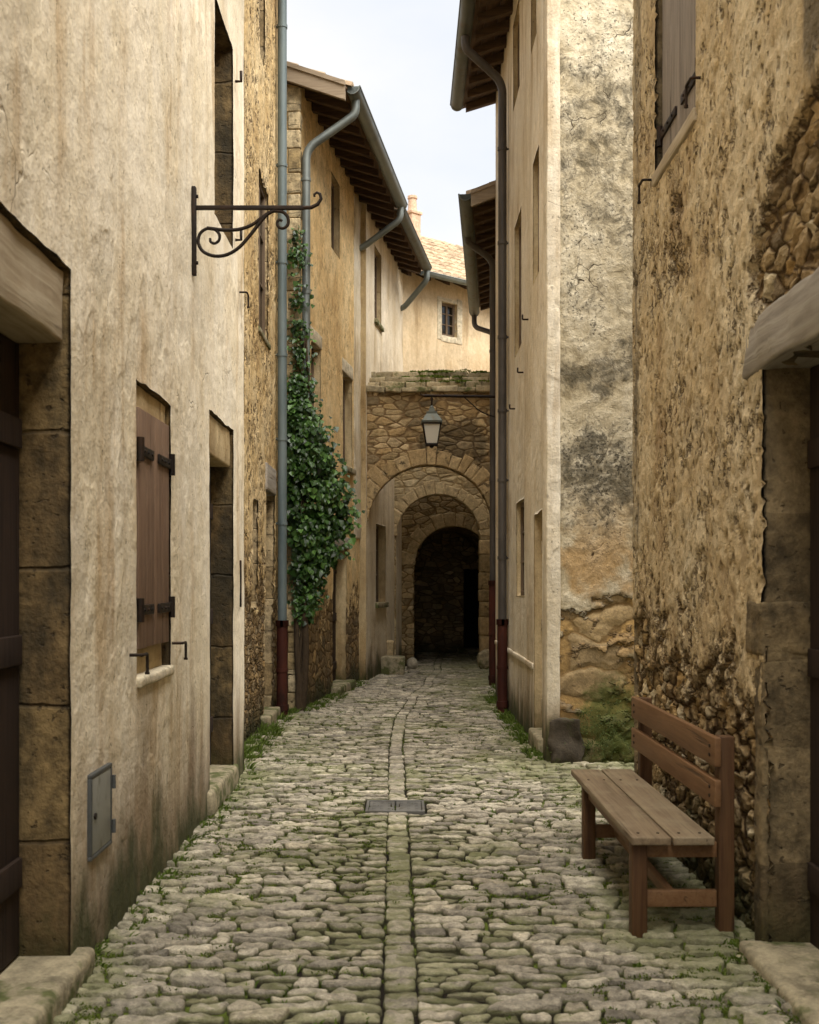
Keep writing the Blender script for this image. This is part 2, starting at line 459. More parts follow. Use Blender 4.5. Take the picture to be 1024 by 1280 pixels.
# ------------------------------------------------------------------ material instances
def mk_mats():
    M = {}
    M['plaster_l'] = plaster('cream_lime_plaster', 'f4e9d2', 'e6d7b8', 'ab864e', top=1.0)
    M['plaster_r'] = plaster('pale_lime_plaster', 'efe5d0', 'dccdb0', 'ab8d60', top=.7, off=13, disp=.006, specks=.4)
    M['plaster_b'] = plaster('warm_cream_plaster', 'ebdfc8', 'd9c8a8', 'a5875a', top=.6, off=27, disp=.008)
    M['plaster_back'] = plaster('sand_plaster', 'decaa8', 'ccb590', '96794f', top=.6, off=41, disp=.008)
    st1 = [c('8d754f'), c('a58a5e'), c('6e5a3c'), c('b39a72'), c('92764a'), c('7d6b50'), c('c0ab86')]
    st2 = [c('86714e'), c('9c8259'), c('6d5b40'), c('a88d60'), c('75664c'), c('93784c')]
    mort = c('6b5638')
    # bench wall
    def rub_r1(n):
        x, y, z = n.xyz()
        low = n.sm(n.add(z, n.mul(n.sub(x, 6), -.12)), 2.2, .4, 0, .84)      # falls away low down
        # over the door lintel
        dx = n.m('DIVIDE', n.sub(x, 4.0), 1.0); dz = n.m('DIVIDE', n.sub(z, 2.98), .5)
        r = n.m('SQRT', n.add(n.mul(dx, dx), n.mul(dz, dz)))
        pat = n.sm(r, 1.25, .7, 0, .9)
        ex = n.m('DIVIDE', n.sub(x, 6.45), .75); ez = n.m('DIVIDE', n.sub(z, 3.55), .62)
        r2 = n.m('SQRT', n.add(n.mul(ex, ex), n.mul(ez, ez)))
        pat2 = n.sm(r2, 1.2, .2, 0, .5)
        return n.mx(n.mx(low, pat), pat2)
    def soot_r1(n):
        x, y, z = n.xyz()
        a = n.mul(n.sm(x, 4.9, 4.3, 0, .3), n.sm(z, 3.2, 3.7))
        b = n.mul(n.sm(x, 6.9, 7.4, 0, .26), n.sm(z, 1.4, 2.1))
        return n.add(n.mx(a, b), -.02)
    M['rough_r1'] = roughcast('pitted_ochre_render', 'd9c8a6', 'c3ac84', '957a57', [c('9a8058'), c('bfa67c'), c('80683f'), c('d6c7a6'), c('a98a58'), c('7d6c52'), c('b3976a')],
                              c('5a462c'), rub_r1, .6, .036, .85, soot_r1)
    def rub_l2(n):
        x, y, z = n.xyz()
        return n.sm(z, 2.4, .6, .3, .8)
    M['rough_l2'] = roughcast('pebbled_ochre_wall', 'e0c99c', 'cbae7a', 'a18154', st1, c('5b472b'), rub_l2, .5, .03, 1.25, None, off=5, scale=.9)
    def rub_l3(n):
        x, y, z = n.xyz()
        return n.sm(z, 2.4, .3, .1, .8)
    n_l3 = roughcast('ochre_render', 'e8d0a0', 'dcbd86', 'bd9a64', st2, c('5b472b'), rub_l3, .5, .014, .55, None, off=9, scale=1.5)
    M['rough_l3'] = n_l3
    M['plaster_strip'] = plaster('chalky_plaster', 'e6dcc6', 'cdbb98', '8b6d42', top=.6, off=55, disp=.01)
    # end wall of the right hand house: stained plaster over stone
    n = N('stained_plaster')
    x, y, z = n.xyz()
    big = n.noise(1.6, 6, .68, n.vec((1,1,.75)))
    med = n.noise(5.5, 7, .72, n.vec((1,1,1), (3,1,4)), .4)
    col = n.ramp(n.add(n.mul(big, .5), n.mul(med, .5)), [(.36, c('988a6c')), (.47, c('bfb193')), (.62, c('d9ceb4'))])
    lowo = n.mul(n.sm(z, 2.6, 1.7), n.sm(n.noise(2.2, 4, .6, n.vec((1,1,1), (8,8,8))), .4, .55))
    col = n.mix(n.mul(lowo, .7), col, c('b0884c'))
    # grey-black mould in bands
    zb = n.add(z, n.mul(n.sub(n.noise(1.5, 5, .65, n.vec((1,1,1), (6,2,2))), .5), 1.5))
    def band(c0, w, a): return n.mul(n.sm(n.m('ABSOLUTE', n.sub(zb, c0)), w, w*.15), a)
    bands = n.mx(n.mx(n.mx(band(3.45, .32, .24), band(2.55, .5, .25)), band(4.15, .45, .1)), n.mx(band(5.7, 1.3, .17), band(4.9, .6, .14)))
    mo = n.add(n.noise(7, 8, .78, n.vec((1,1,.9), (1,9,1)), .6), bands)
    mm = n.mul(n.sm(mo, .52, .84), n.sm(z, 1.4, 2.0))
    col = n.mix(n.mul(mm, .82), col, c('4a4435'))
    spd = n.noise(42, 3, .6); spk = n.mul(n.sm(n.add(n.add(spd, n.mul(bands, .3)), n.mul(n.sub(med, .5), .35)), .61, .7), n.sm(z, 1.5, 2.1))
    spk = n.mul(spk, n.sm(big, .4, .6, .25, 1))
    col = n.mix(n.mul(spk, .65), col, c('2f281c'))
    # cracks
    crv = n.vor(2.3, 'DISTANCE_TO_EDGE', n.warp(.5, 2.5))[0]
    crm = n.mul(n.sm(crv, .01, .002), n.sm(n.noise(2, 3), .56, .66))
    col = n.mix(n.mul(crm, .8), col, c('3a2b18'))
    # bare stones low down
    rc, rh, rs = rubble(n, 2.1, 3.4, [c('ab8c58'), c('bd9a62'), c('9c8259'), c('b39c74'), c('8f7d62'), c('c2ab82')], c('8a7048'), .3, 2.6, .022, 4)
    e = n.add(n.sm(z, 1.9, 1.3, 0, .62), n.mul(n.sub(n.noise(2.9, 5, .62, n.vec((1,1,1.5), (2,5,9))), .5), 1.9))
    rm = n.sm(e, .47, .53)
    col = n.mix(rm, col, rc)
    lip = n.mul(n.sm(e, .42, .5), n.sm(e, .58, .5)); col = n.mix(n.mul(lip, .55), col, c('3b2c1a'))
    col = n.bri(col, n.sm(n.noise(60, 4, .7), .25, .75, .82, 1.12))
    col = foot_stain(n, col, .75, c('5a4227'), c('3a4419'), .8, .4)
    gx = n.m('DIVIDE', n.add(y, .56), .32); gzz = n.m('DIVIDE', n.sub(z, .38), .42)
    gr_ = n.m('SQRT', n.add(n.mul(gx, gx), n.mul(gzz, gzz)))
    gm = n.sm(n.add(gr_, n.mul(n.sub(n.noise(9, 6, .7), .5), 1.6)), 1.15, .55)
    col = n.mix(n.mul(gm, .8), col, n.mix(n.noise(35, 4), c('333d18'), c('5f6a30')))
    hp = n.add(n.add(.8, n.mul(n.sub(med, .5), .8)), n.sub(n.mul(n.sub(big, .5), .9), n.add(n.mul(spk, .25), n.mul(crm, .6))))
    hh = n.mixf(rm, hp, n.sub(n.mul(rh, .45), .1))
    M['stained'] = n.fin(col, .94, n.add(hh, n.mul(n.noise(38, 4, .7), .15)), .03, .9, n.sub(hh, .6), .03)
    # arches
    def soot_a(n):
        x, y, z = n.xyz()
        s = n.noise(2.3, 6, .7, n.vec((1,1,.8), (4,4,4)))
        ap = n.mul(n.sm(n.m('ABSOLUTE', n.sub(x, .75)), .75, .2), n.mul(n.sm(z, 3.3, 3.6), n.sm(z, 4.6, 3.9)))
        return n.sm(n.add(s, n.mul(ap, .3)), .6, .74)
    M['mas1'] = masonry('arch_rubble', [c('a58c62'), c('bda57a'), c('cbb38a'), c('917a54'), c('b39668'), c('87765a'), c('c2a87a')], c('806848'), 4.2, 9.0, .02, soot_a)
    M['mas2'] = masonry('pale_arch_rubble', [c('b8a27a'), c('cdb992'), c('a89168'), c('d4c19c'), c('bfa577')], c('a08a64'), 4.4, 8.0, .018, None, off=3)
    M['mas3'] = masonry('passage_rubble', [c('a68f68'), c('bda67c'), c('937c56'), c('c6b08a'), c('a98e60')], c('7b6543'), 4.4, 9.0, .022, None, off=8)
    M['vous'] = plainstone('voussoir_stone', ['8a7652', 'ac9268', 'c2a97f', '94805b', 'b39a70'], spots=.9)
    M['vous2'] = plainstone('pale_voussoir_stone', ['b09a74', 'c8b38c', 'b8a078'], spots=.4)
    M['block_dark'] = blockstone('damp_jamb_stone', ['76623f', '826d48', '6a5739', '7d6844'], 1.1, .55, dark=.7)
    M['block'] = blockstone('jamb_stone', ['bda77e', 'a68e66', 'cab48c', '957d58'], .5, .38, .3, dark=.4)
    M['block_r'] = blockstone('grey_jamb_stone', ['76664b', '8c7a5a', '665840', '9a8560'], .9, .5, .2, joints=False)
    M['quoin'] = blockstone('quoin_stone', ['b7a47e', 'cdbb96', 'a18c64', 'c3ad84'], .2, .27, .1, dark=.2)
    M['reveal'] = plaster('reveal_plaster', 'd2bd94', 'b39a6f', '85683f', top=.6, off=70, disp=.004)
    M['slab'] = plainstone('mossy_roof_slab', ['857a62', 'a39678', 'b8a888', '8f8268'], moss=.3)
    M['step'] = plainstone('worn_step_stone', ['8f8469', 'a2977c', '81765e'], moss=.5, spots=.5)
    M['boulder'] = plainstone('dark_boulder', ['39332a', '484034', '2f2a22'], isl=False, moss=.3)
    M['boulder_pale'] = plainstone('pale_boulder', ['a39a86', 'b3aa97'], isl=False, moss=.1)
    M['lintel_grey'] = wood('weathered_lintel', ['6f675c', '938b80', 'b0a89b', '544d43'], 0, .45, .9, .4, 'aaa296', spec=.15)
    M['lintel_brown'] = wood('old_timber_lintel', ['84745c', 'a5947a', 'bdae94', '6a5a45'], 0, .5, .9, .35, 'c2b69f', spec=.15)
    M['shut_brown'] = wood('brown_shutter_wood', ['5c4635', '735a47', '866c57', '4c392b'], 2, .9, .75, .35, '8d7662')
    M['shut_grey'] = wood('grey_shutter_wood', ['6a6058', '83796f', 'a0958a', '554c45'], 2, .9, .85, .4, '8f857a')
    M['bench_seat'] = wood('worn_bench_boards', ['5d4d36', '786650', '8c7a60', '4a3c28'], 0, .8, .6, .5, '978a70')
    M['bench_leg'] = wood('brown_bench_frame', ['40291a', '523822', '61462c', '362417'], 2, .8, .6, .15, '77573c')
    M['bench_slat'] = wood('brown_bench_slat', ['60432a', '715134', '7f5f40', '523822'], 0, .8, .55, .2, '8a6648')
    M['door_wood'] = wood('dark_door_wood', ['1e1510', '2b1f17', '35271d', '17100c'], 2, .8, .8, .1, '3a2b20')
    M['rafter'] = wood('dark_rafter_wood', ['33261b', '443427', '56432f', '291e15'], 1, .8, .9, .25, '5e4c39')
    M['board'] = wood('dark_eaves_board', ['3c2d20', '4d3b2a', '5a4735', '30241a'], 0, .8, .9, .25, '65533f')
    M['barge'] = wood('grey_verge_board', ['6d5f4e', '8a7a66', '9d8d78', '584b3c'], 1, .6, .9, .3, '8d7f6b')
    M['zinc'] = metal('zinc', '6d7472', '828884', .5, .55)
    M['zinc_d'] = metal('weathered_zinc', '575b55', '6a6d64', .6, .45, '5b5240')
    M['pipe_blue'] = metal('blue_grey_pipe_paint', '5d6a6c', '6f7a7a', .5, .25)
    M['pipe_dark'] = metal('dark_grey_pipe_paint', '47423d', '5a544e', .5, .25)
    M['rust'] = metal('rust_red_pipe', '3c1b13', '4f271b', .65, .15, '27150f')
    M['iron'] = metal('black_iron', '1d1712', '2c231b', .6, .4, '3f2a1a')
    M['cab'] = metal('grey_cabinet_paint', '8a8a82', '9a9a90', .5, .15, '5d574a')
    M['cabf'] = metal('dark_cabinet_frame', '4f5150', '5e605d', .5, .3, '4a4238')
    M['plate'] = metal('grey_drain_metal', '5f5e5a', '74726c', .6, .4, '565044')
    n = N('window_glass'); M['glass'] = n.fin(c('14130f'), .12, None, spec=.5)
    n = N('dark_recess'); M['dark'] = n.fin(c('1a140e'), .9)
    n = N('lamp_glass'); M['lampglass'] = n.fin(c('ebe7da'), .3, n.noise(6), .002, trans=.3)
    M['frame'] = wood('window_frame_wood', ['4f4030', '635240', '77654f'], 2, .9, .8, .3, '85755f')
    M['framew'] = plainstone('pale_window_surround', ['c2b498', 'cfc3a8', 'b3a588'], spots=.3)
    # roof tile
    n = N('canal_tile')
    rr = n.isl()
    f = n.add(n.mul(n.noise(3.5, 5, .6), .6), n.mul(rr, .4))
    col = n.ramp(f, [(.2, c('75624f')), (.42, c('927d64')), (.6, c('ab987c')), (.8, c('857560'))])
    col = n.bri(col, n.sm(n.noise(22, 6, .7), .25, .75, .7, 1.2))
    col = n.mix(n.mul(n.sm(n.noise(6, 6, .7, n.vec((1,1,1), (9,2,2))), .55, .7), .6), col, c('56513f'))
    M['tile'] = n.fin(col, .9, n.noise(25, 5, .7), .01, .8)
    n = N('terracotta_brick')
    br = n.nd('ShaderNodeTexBrick'); n.put(br.inputs['Vector'], n.vec((1,1,1)))
    col = n.mix(n.noise(5, 5), c('b08c70'), c('cdb39a'))
    M['brick'] = n.fin(n.bri(col, n.sm(n.noise(20, 5, .7), .25, .75, .65, 1.2)), .9, n.noise(25, 5), .01, .8)
    # cobbles
    n = N('cobblestone')
    r = n.isl()
    x, y, z = n.xyz()
    wn = n.nd('ShaderNodeTexWhiteNoise', noise_dimensions='1D'); n.put(wn.inputs['W'], n.mul(r, 917.3))
    r2 = wn.outputs[0]
    col = n.ramp(r, [(0, c('938b7a')), (.25, c('aea592')), (.5, c('857e70')), (.75, c('bcb39e')), (1, c('9f9580'))])
    col = n.bri(col, n.add(.72, n.mul(r2, .62)))
    g = n.noise(21, 7, .72); g2 = n.noise(90, 4, .7)
    col = n.bri(col, n.sm(g, .28, .72, .55, 1.28)); col = n.bri(col, n.sm(g2, .25, .75, .76, 1.16))
    col = n.mix(n.mul(n.sm(n.noise(13, 5, .7, n.vec((1,1,1), (5,5,5))), .58, .7), .5), col, c('c2b9a4'))
    # moss: more to the sides, and in patches
    px = n.noise(.85, 5, .65, n.vec((1, .8, 1), (2,7,1)))
    side = n.sm(n.m('ABSOLUTE', n.add(x, .05)), .25, 1.4, 0, .2)
    mo = n.add(n.add(px, side), n.mul(n.sub(n.noise(16, 5, .7), .5), .35))
    mo = n.add(mo, n.mul(n.sm(z, -.006, -.026), .26))
    mm = n.sm(mo, .55, .75)
    mcol = n.mix(n.noise(40, 3), c('4f5722'), c('7b8142'))
    col = n.mix(n.mul(mm, .55), col, mcol)
    dirt_shade = n.sm(z, -.014, -.034)  # joint dirt, darkened so the colour also paints shade onto the stone sides
    col = n.mix(n.mul(dirt_shade, .75), col, c('2c2618'))
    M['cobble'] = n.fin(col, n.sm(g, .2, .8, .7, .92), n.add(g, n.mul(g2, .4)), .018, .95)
    n = N('joint_soil')
    x, y, z = n.xyz()
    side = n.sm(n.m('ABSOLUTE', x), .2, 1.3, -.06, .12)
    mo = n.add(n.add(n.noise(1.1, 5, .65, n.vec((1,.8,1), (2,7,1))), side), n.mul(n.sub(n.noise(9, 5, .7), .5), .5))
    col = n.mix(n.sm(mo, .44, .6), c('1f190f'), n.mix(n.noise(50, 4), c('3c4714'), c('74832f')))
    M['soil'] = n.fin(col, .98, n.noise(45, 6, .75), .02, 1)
    n = N('earth'); M['earth'] = n.fin(n.mix(n.noise(2, 6), c('6b5c42'), c('85775a')), .95, n.noise(20, 6), .03, .8)
    # plants
    def leafmat(name, cols, tr=.25, rough=.45, spec=.4):
        n = N(name); r = n.isl(); k = len(cols)
        col = n.ramp(r, [(i/(k-1), c(q)) for i, q in enumerate(cols)])
        return n.fin(col, rough, None, spec=spec, trans=tr)
    M['ivy'] = leafmat('ivy_leaf', ['1c2f10', '2a4618', '395a22', '213a14', '496b2a', '668c46'], .25, .38, .5)
    M['grass'] = leafmat('grass_blade', ['43551a', '60732e', '4e6322', '788642'], .3, .7, .2)
    M['mossleaf'] = leafmat('moss_leaf', ['3f4c18', '566424', '6c7a32', '47561e'], .2, .85, .1)
    M['weed'] = leafmat('weed_leaf', ['39451c', '4d5a28', '2f3b17', '626b38'], .25, .7, .2)
    n = N('ivy_bark'); M['bark'] = n.fin(n.mix(n.noise(12, 5), c('2e2418'), c('4f4130')), .95, n.noise(30, 5), .01, 1)
    return M
M = mk_mats()

# ------------------------------------------------------------------ house builder
class House:
    """local x runs along the street front, s = +1 when the inside lies at +y"""
    def __init__(h, name, loc, rz, s, label, cat='house'):
        h.s = s; h.e = empty(name, loc, rz, label, cat)
    def P(h, x, d, z): return (x, h.s*d, z)
    def box(h, mb, x0, x1, d0, d1, z0, z1, **k):
        a, b = sorted((h.s*d0, h.s*d1)); mb.rbox(x0, x1, a, b, z0, z1, **k)
    def wall(h, x0, x1, H, D, ops, cell, mats, cs=None, cz=None, name='wall', near=None, far=False):
        mb = MB()
        facade(mb, (0,0,0), (1,0,0), (0,-h.s,0), x1, H, ops, cell, cs, cz, x0)
        e = .02
        if near is None: mb.add([h.P(x0,0,0), h.P(x0,D,0), h.P(x0,D,H), h.P(x0,0,H)], [(0,1,2,3)], 1)
        mb.add([h.P(x1,0,0), h.P(x1,D,0), h.P(x1,D,H), h.P(x1,0,H)], [(0,1,2,3)], 1)
        mb.add([h.P(x0,D,0), h.P(x1,D,0), h.P(x1,D,H), h.P(x0,D,H)], [(0,1,2,3)], 1)
        mb.add([h.P(x0,0.04,H), h.P(x1,0.04,H), h.P(x1,D,H), h.P(x0,D,H)], [(0,1,2,3)], 1)
        return mb.build(name, mats, h.e)
    def roof(h, x0, x1, ze, ov, pitch, run, tile_cell=1, rafters=True, sp=.42, front_boards=True, barge=True, verge=.0, coarse=False):
        tp = math.tan(rad(pitch)); cp = math.cos(rad(pitch))
        def Q(x, d, o=0): return h.P(x, d, ze+(d+ov)*tp+o)      # d=-ov is the eave edge
        # tile field with rounded columns and stepped courses; root part
        mb = MB(); per = .21; nx = max(2, int(round((x1-x0)/per))); sub = 6 if not coarse else 4
        nv = max(2, int((run+ov)/.33)); 
        for i in range(nx):
            xa = x0+(x1-x0)*i/nx; w = (x1-x0)/nx
            for j in range(nv):
                jx = R.uniform(-.012, .012); jz = R.uniform(-.008, .012)
                d0 = -ov-.05+(run+ov+.05)*j/nv - .03*(j > 0) + R.uniform(-.012, .012); d1 = -ov-.05+(run+ov+.05)*(j+1)/nv+.05
                vs = []; fs = []
                for kx in range(sub+1):
                    t = kx/sub; a = math.pi*t
                    for (d, o) in ((d0, .055+jz), (d1, .02+jz)):
                        hh = math.sin(a)*.085
                        vs.append(Q(xa+jx+w*(.5-.5*math.cos(a))*1.0, d, o+hh))
                    vs.append(Q(xa+jx+w*(.5-.43*math.cos(a)), d0, .04+jz+math.sin(a)*.055))
                for kx in range(sub):
                    b = kx*3; fs += [(b, b+3, b+4, b+1), (b+2, b+5, b+3, b)]
                mb.add(vs, fs)
        # under layer so nothing shows through
        mb.add([Q(x0,-ov,.045), Q(x1,-ov,.045), Q(x1,run,.045), Q(x0,run,.045)], [(0,1,2,3)])
        rf = mb.build('roof', M['tile'], h.e, auto=50)
        b = MB()
        nb = max(3, int((ov+.35)/.16))
        for k in range(nb):
            d0 = -ov+(ov+.35)*k/nb; d1 = -ov+(ov+.35)*(k+1)/nb-.006
            vs = [Q(x0,d0,.0), Q(x1,d0,.0), Q(x1,d1,.0), Q(x0,d1,.0), Q(x0,d0,.03), Q(x1,d0,.03), Q(x1,d1,.03), Q(x0,d1,.03)]
            b.add(vs, [(0,3,2,1),(4,5,6,7),(0,1,5,4),(1,2,6,5),(2,3,7,6),(3,0,4,7)])
        b.build('eaves_board', M['board'], rf)
        if rafters:
            nr = int((x1-x0-.2)/sp); src = None
            for k in range(nr+1):
                x = x0+.1+(x1-x0-.2)*k/nr
                if src is None:
                    q = MB()
                    vs = []
                    for d in (-ov+.06, .3):
                        for (dx, o) in ((-.045, -.13), (.045, -.13), (.045, -.003), (-.045, -.003)):
                            if d < -ov+.1 and o < -.1: o = -.09
                            vs.append(Q(dx, d, o))
                    q.add(vs, [(0,1,2,3),(7,6,5,4),(0,4,5,1),(1,5,6,2),(2,6,7,3),(3,7,4,0)])
                    src = q.build('rafter', M['rafter'], rf, smooth=False); src.location.x = x
                else:
                    o = src.copy(); COL.objects.link(o); o.parent = rf; o.location.x = x
        if barge:
            for xb in ([x0] if barge == 1 else [x1] if barge == 2 else [x0, x1]):
                q = MB()
                for (o0, o1, t, off) in ((-.14, .03, .05, 0), (.03, .085, .07, -.012)):
                    xs = (xb-t/2+off, xb+t/2+off)
                    vs = [Q(x, d, o) for d in (-ov+.02, run) for x in xs for o in (o0, o1)]
                    q.add(vs, [(0,1,3,2),(4,6,7,5),(0,4,5,1),(2,3,7,6),(0,2,6,4),(1,5,7,3)])
                q.build('verge_board', M['barge'], rf, smooth=False)
        return rf
    def gutter(h, x0, x1, ze, ov, mat, r=.085, slope=0.0):
        mb = MB(); n = 12
        for rr, fl in ((r, 0), (r-.008, 1)):
            vs = []; fs = []
            for x, dz in ((x0, 0), (x1, slope)):
                for k in range(n+1):
                    a = math.pi+math.pi*k/n
                    vs.append(h.P(x, -ov-.06+rr*math.cos(a), ze+.05+dz+rr*math.sin(a)))
            for k in range(n): fs.append((k, k+1, n+2+k, n+1+k))
            for q in (0, n+1): fs.append(tuple(q+k for k in range(n+1)))
            mb.add(vs, fs)
        for sg in (-1, 1):
            mb.tube([h.P(x0, -ov-.06+sg*r, ze+.05), h.P(x1, -ov-.06+sg*r, ze+.05+slope)], .012, 6)
        L = x1-x0; k = max(1, int(L/1.4))
        for i in range(k+1):
            x = x0+.06+(L-.12)*i/k
            vs = []
            for dx in (-.012, .012):
                for q in range(n+1):
                    a = math.pi+math.pi*q/n
                    vs.append(h.P(x+dx, -ov-.06+(r+.006)*math.cos(a), ze+.05+slope*i/k+(r+.006)*math.sin(a)))
            mb.add(vs, [(q, q+1, n+2+q, n+1+q) for q in range(n)])
        return mb.build('gutter', mat, h.e, auto=40)
    def pipe(h, pts, r, mat, collars=(), low=None, lowmat=None, name='downpipe', bendr=.14):
        """pts local; vertical last leg down to low[1]; low=(x,d,ztop,zbottom)"""
        mb = MB(); mb.tube(bend([h.P(*p) for p in pts], bendr, 6), r, 14)
        o = mb.build(name, mat, h.e, auto=60)
        x, d = pts[-1][0], pts[-1][1]
        for z in collars:
            q = MB(); q.tube([h.P(x, d, z-.02), h.P(x, d, z+.02)], r+.008, 14)
            q.tube([h.P(x, d, z), h.P(x, .05, z)], .012, 6)
            q.build('pipe_clip', mat, o, auto=60)
        if low:
            q = MB(); q.tube([h.P(x, d, low[0]), h.P(x, d, low[1])], r+.012, 14)
            for z in (low[0], low[0]-.02*0, low[1]+.12):
                q.tube([h.P(x, d, z-.04), h.P(x, d, z+.03)], r+.024, 14)
            q.tube([h.P(x, d, (low[0]+low[1])/2-.02), h.P(x, d, (low[0]+low[1])/2+.02)], r+.02, 14)
            q.build('cast_iron_pipe', lowmat or M['rust'], o, auto=60)
        return o
    def window(h, x0, x1, z0, z1, d, muntin=True, label=None, mat=None):
        f = MB(); w = .055
        for (a, b, u, v) in ((x0, x0+w, z0, z1), (x1-w, x1, z0, z1), (x0+w, x1-w, z0, z0+w), (x0+w, x1-w, z1-w, z1)):
            h.box(f, a, b, d-.06, d-.012, u, v, r=.006)
        if muntin:
            m = (x0+x1)/2; h.box(f, m-.025, m+.025, d-.055, d-.014, z0+w, z1-w, r=.005)
            for t in (.36, .68):
                z = z0+(z1-z0)*t; h.box(f, x0+w, m-.025, d-.048, d-.018, z-.012, z+.012, r=.004); h.box(f, m+.025, x1-w, d-.048, d-.018, z-.012, z+.012, r=.004)
        o = f.build('window', mat or M['frame'], h.e, auto=40)
        g = MB(); h.box(g, x0+w*.5, x1-w*.5, d-.032, d-.026, z0+w*.5, z1-w*.5, r=.001); g.build('pane', M['glass'], o)
        if label: o['label'] = label
        return o
    def door(h, x0, x1, z0, z1, d, mat=None, n=5, handle=True):
        f = MB(); w = (x1-x0-.01)/n
        for k in range(n):
            h.box(f, x0+.005+w*k+.002, x0+.005+w*(k+1)-.002, d-.065, d-.02, z0+.01, z1-.005, r=.006)
        for z in (z0+(z1-z0)*.14, z0+(z1-z0)*.5, z0+(z1-z0)*.85):
            h.box(f, x0+.03, x1-.03, d-.085, d-.064, z-.06, z+.06, r=.006)
        o = f.build('door', mat or M['door_wood'], h.e, auto=40)
        if handle:
            q = MB(); zc = z0+1.02; xx = x0+.1
            q.tube([h.P(xx, d-.07, zc), h.P(xx, d-.13, zc), h.P(xx+.11, d-.13, zc)], .011, 8)
            h.box(q, xx-.02, xx+.02, d-.075, d-.064, zc-.1, zc+.08, r=.004)
            q.build('handle', M['iron'], o, auto=50)
        return o
    def stone(h, name, x0, x1, d0, d1, z0, z1, mat, r=.02, jit=.006, cuts=5, nscale=6, label=None):
        mb = MB(); h.box(mb, x0, x1, d0, d1, z0, z1, r=r, jit=jit, cuts=cuts, nscale=nscale)
        o = mb.build(name, mat, h.e, auto=70)
        if label: o['label'] = label
        return o
    def shutter(h, x0, x1, z0, z1, d, mat, planks, hinge, straps, label=None):
        """one leaf, hinge side -1 (low x) or +1"""
        f = MB(); w = (x1-x0)/planks
        for k in range(planks):
            h.box(f, x0+w*k+.0015, x0+w*(k+1)-.0015, d, d+.035, z0+R.uniform(0, .006), z1-R.uniform(0, .006), r=.004, mi=0)
        o = f.build('shutter', mat, h.e, auto=40)
        for z in straps:
            q = MB()
            a, b = (x0+.015, x1-.06) if hinge < 0 else (x0+.06, x1-.015)
            q2 = sorted((a, b))
            h.box(q, q2[0], q2[1], d-.014, d-.001, z-.026, z+.026, r=.004)
            xh = x0-.012 if hinge < 0 else x1+.012
            q.tube([h.P(xh, d-.012, z-.06), h.P(xh, d-.012, z+.06)], .02, 10)
            h.box(q, min(xh, x0+.02 if hinge < 0 else x1-.02), max(xh, x0+.02 if hinge < 0 else x1-.02), d-.016, d-.001, z-.03, z+.03, r=.003)
            for t in (.2, .5, .8):
                xx = q2[0]+(q2[1]-q2[0])*t; q.tube([h.P(xx, d-.013, z), h.P(xx, d-.021, z)], .008, 8)
            q.build('strap_hinge', M['iron'], o, auto=40)
        return o
    def hook(h, x, z, out=.06, ln=.09, dx=.05, name='shutter_hook'):
        """bent iron shutter catch in the wall"""
        q = MB(); q.tube(bend([h.P(x-dx, .02, z), h.P(x-dx, -out, z), h.P(x+dx, -out, z), h.P(x+dx, -out, z-ln)], .012, 4), .008, 8)
        q.tube([h.P(x+dx, -out, z-ln), h.P(x+dx, -out, z-ln-.012)], .012, 8)
        return q.build(name, M['iron'], h.e, auto=60)
# ------------------------------------------------------------------ street geometry
T3 = .1376; T4 = .15; TR3 = .0825
def XL(y):
    if y < 9.35: return -1.34
    if y < 13.75: return -1.54
    if y < 18.1: return -1.31+T3*(y-13.9)
    return -.63+T4*(y-18.1)
def XR(y):
    if y < 7.45: return 1.535
    if y < 9.85: return 3.2
    if y < 15.65: return 1.27
    return 1.3+TR3*(y-15.65)
def chan(y):
    """centre line of the drainage channel"""
    pts = [(2, -.015), (4.3, -.02), (6, -.03), (8, -.05), (11, -.085), (13, -.06), (15.5, .1), (18, .38), (21, .62), (27, .9)]
    for (a, xa), (b, xb) in zip(pts, pts[1:]):
        if y <= b:
            t = (y-a)/(b-a); t = t*t*(3-2*t) if a > 11 else t
            return xa+(xb-xa)*t
    return pts[-1][1]
def gz(x, y): return .016*min(1.6, abs(x-chan(y)))**2-.012
DC = (-.28, .145, 7.87, 8.27)      # drain cover

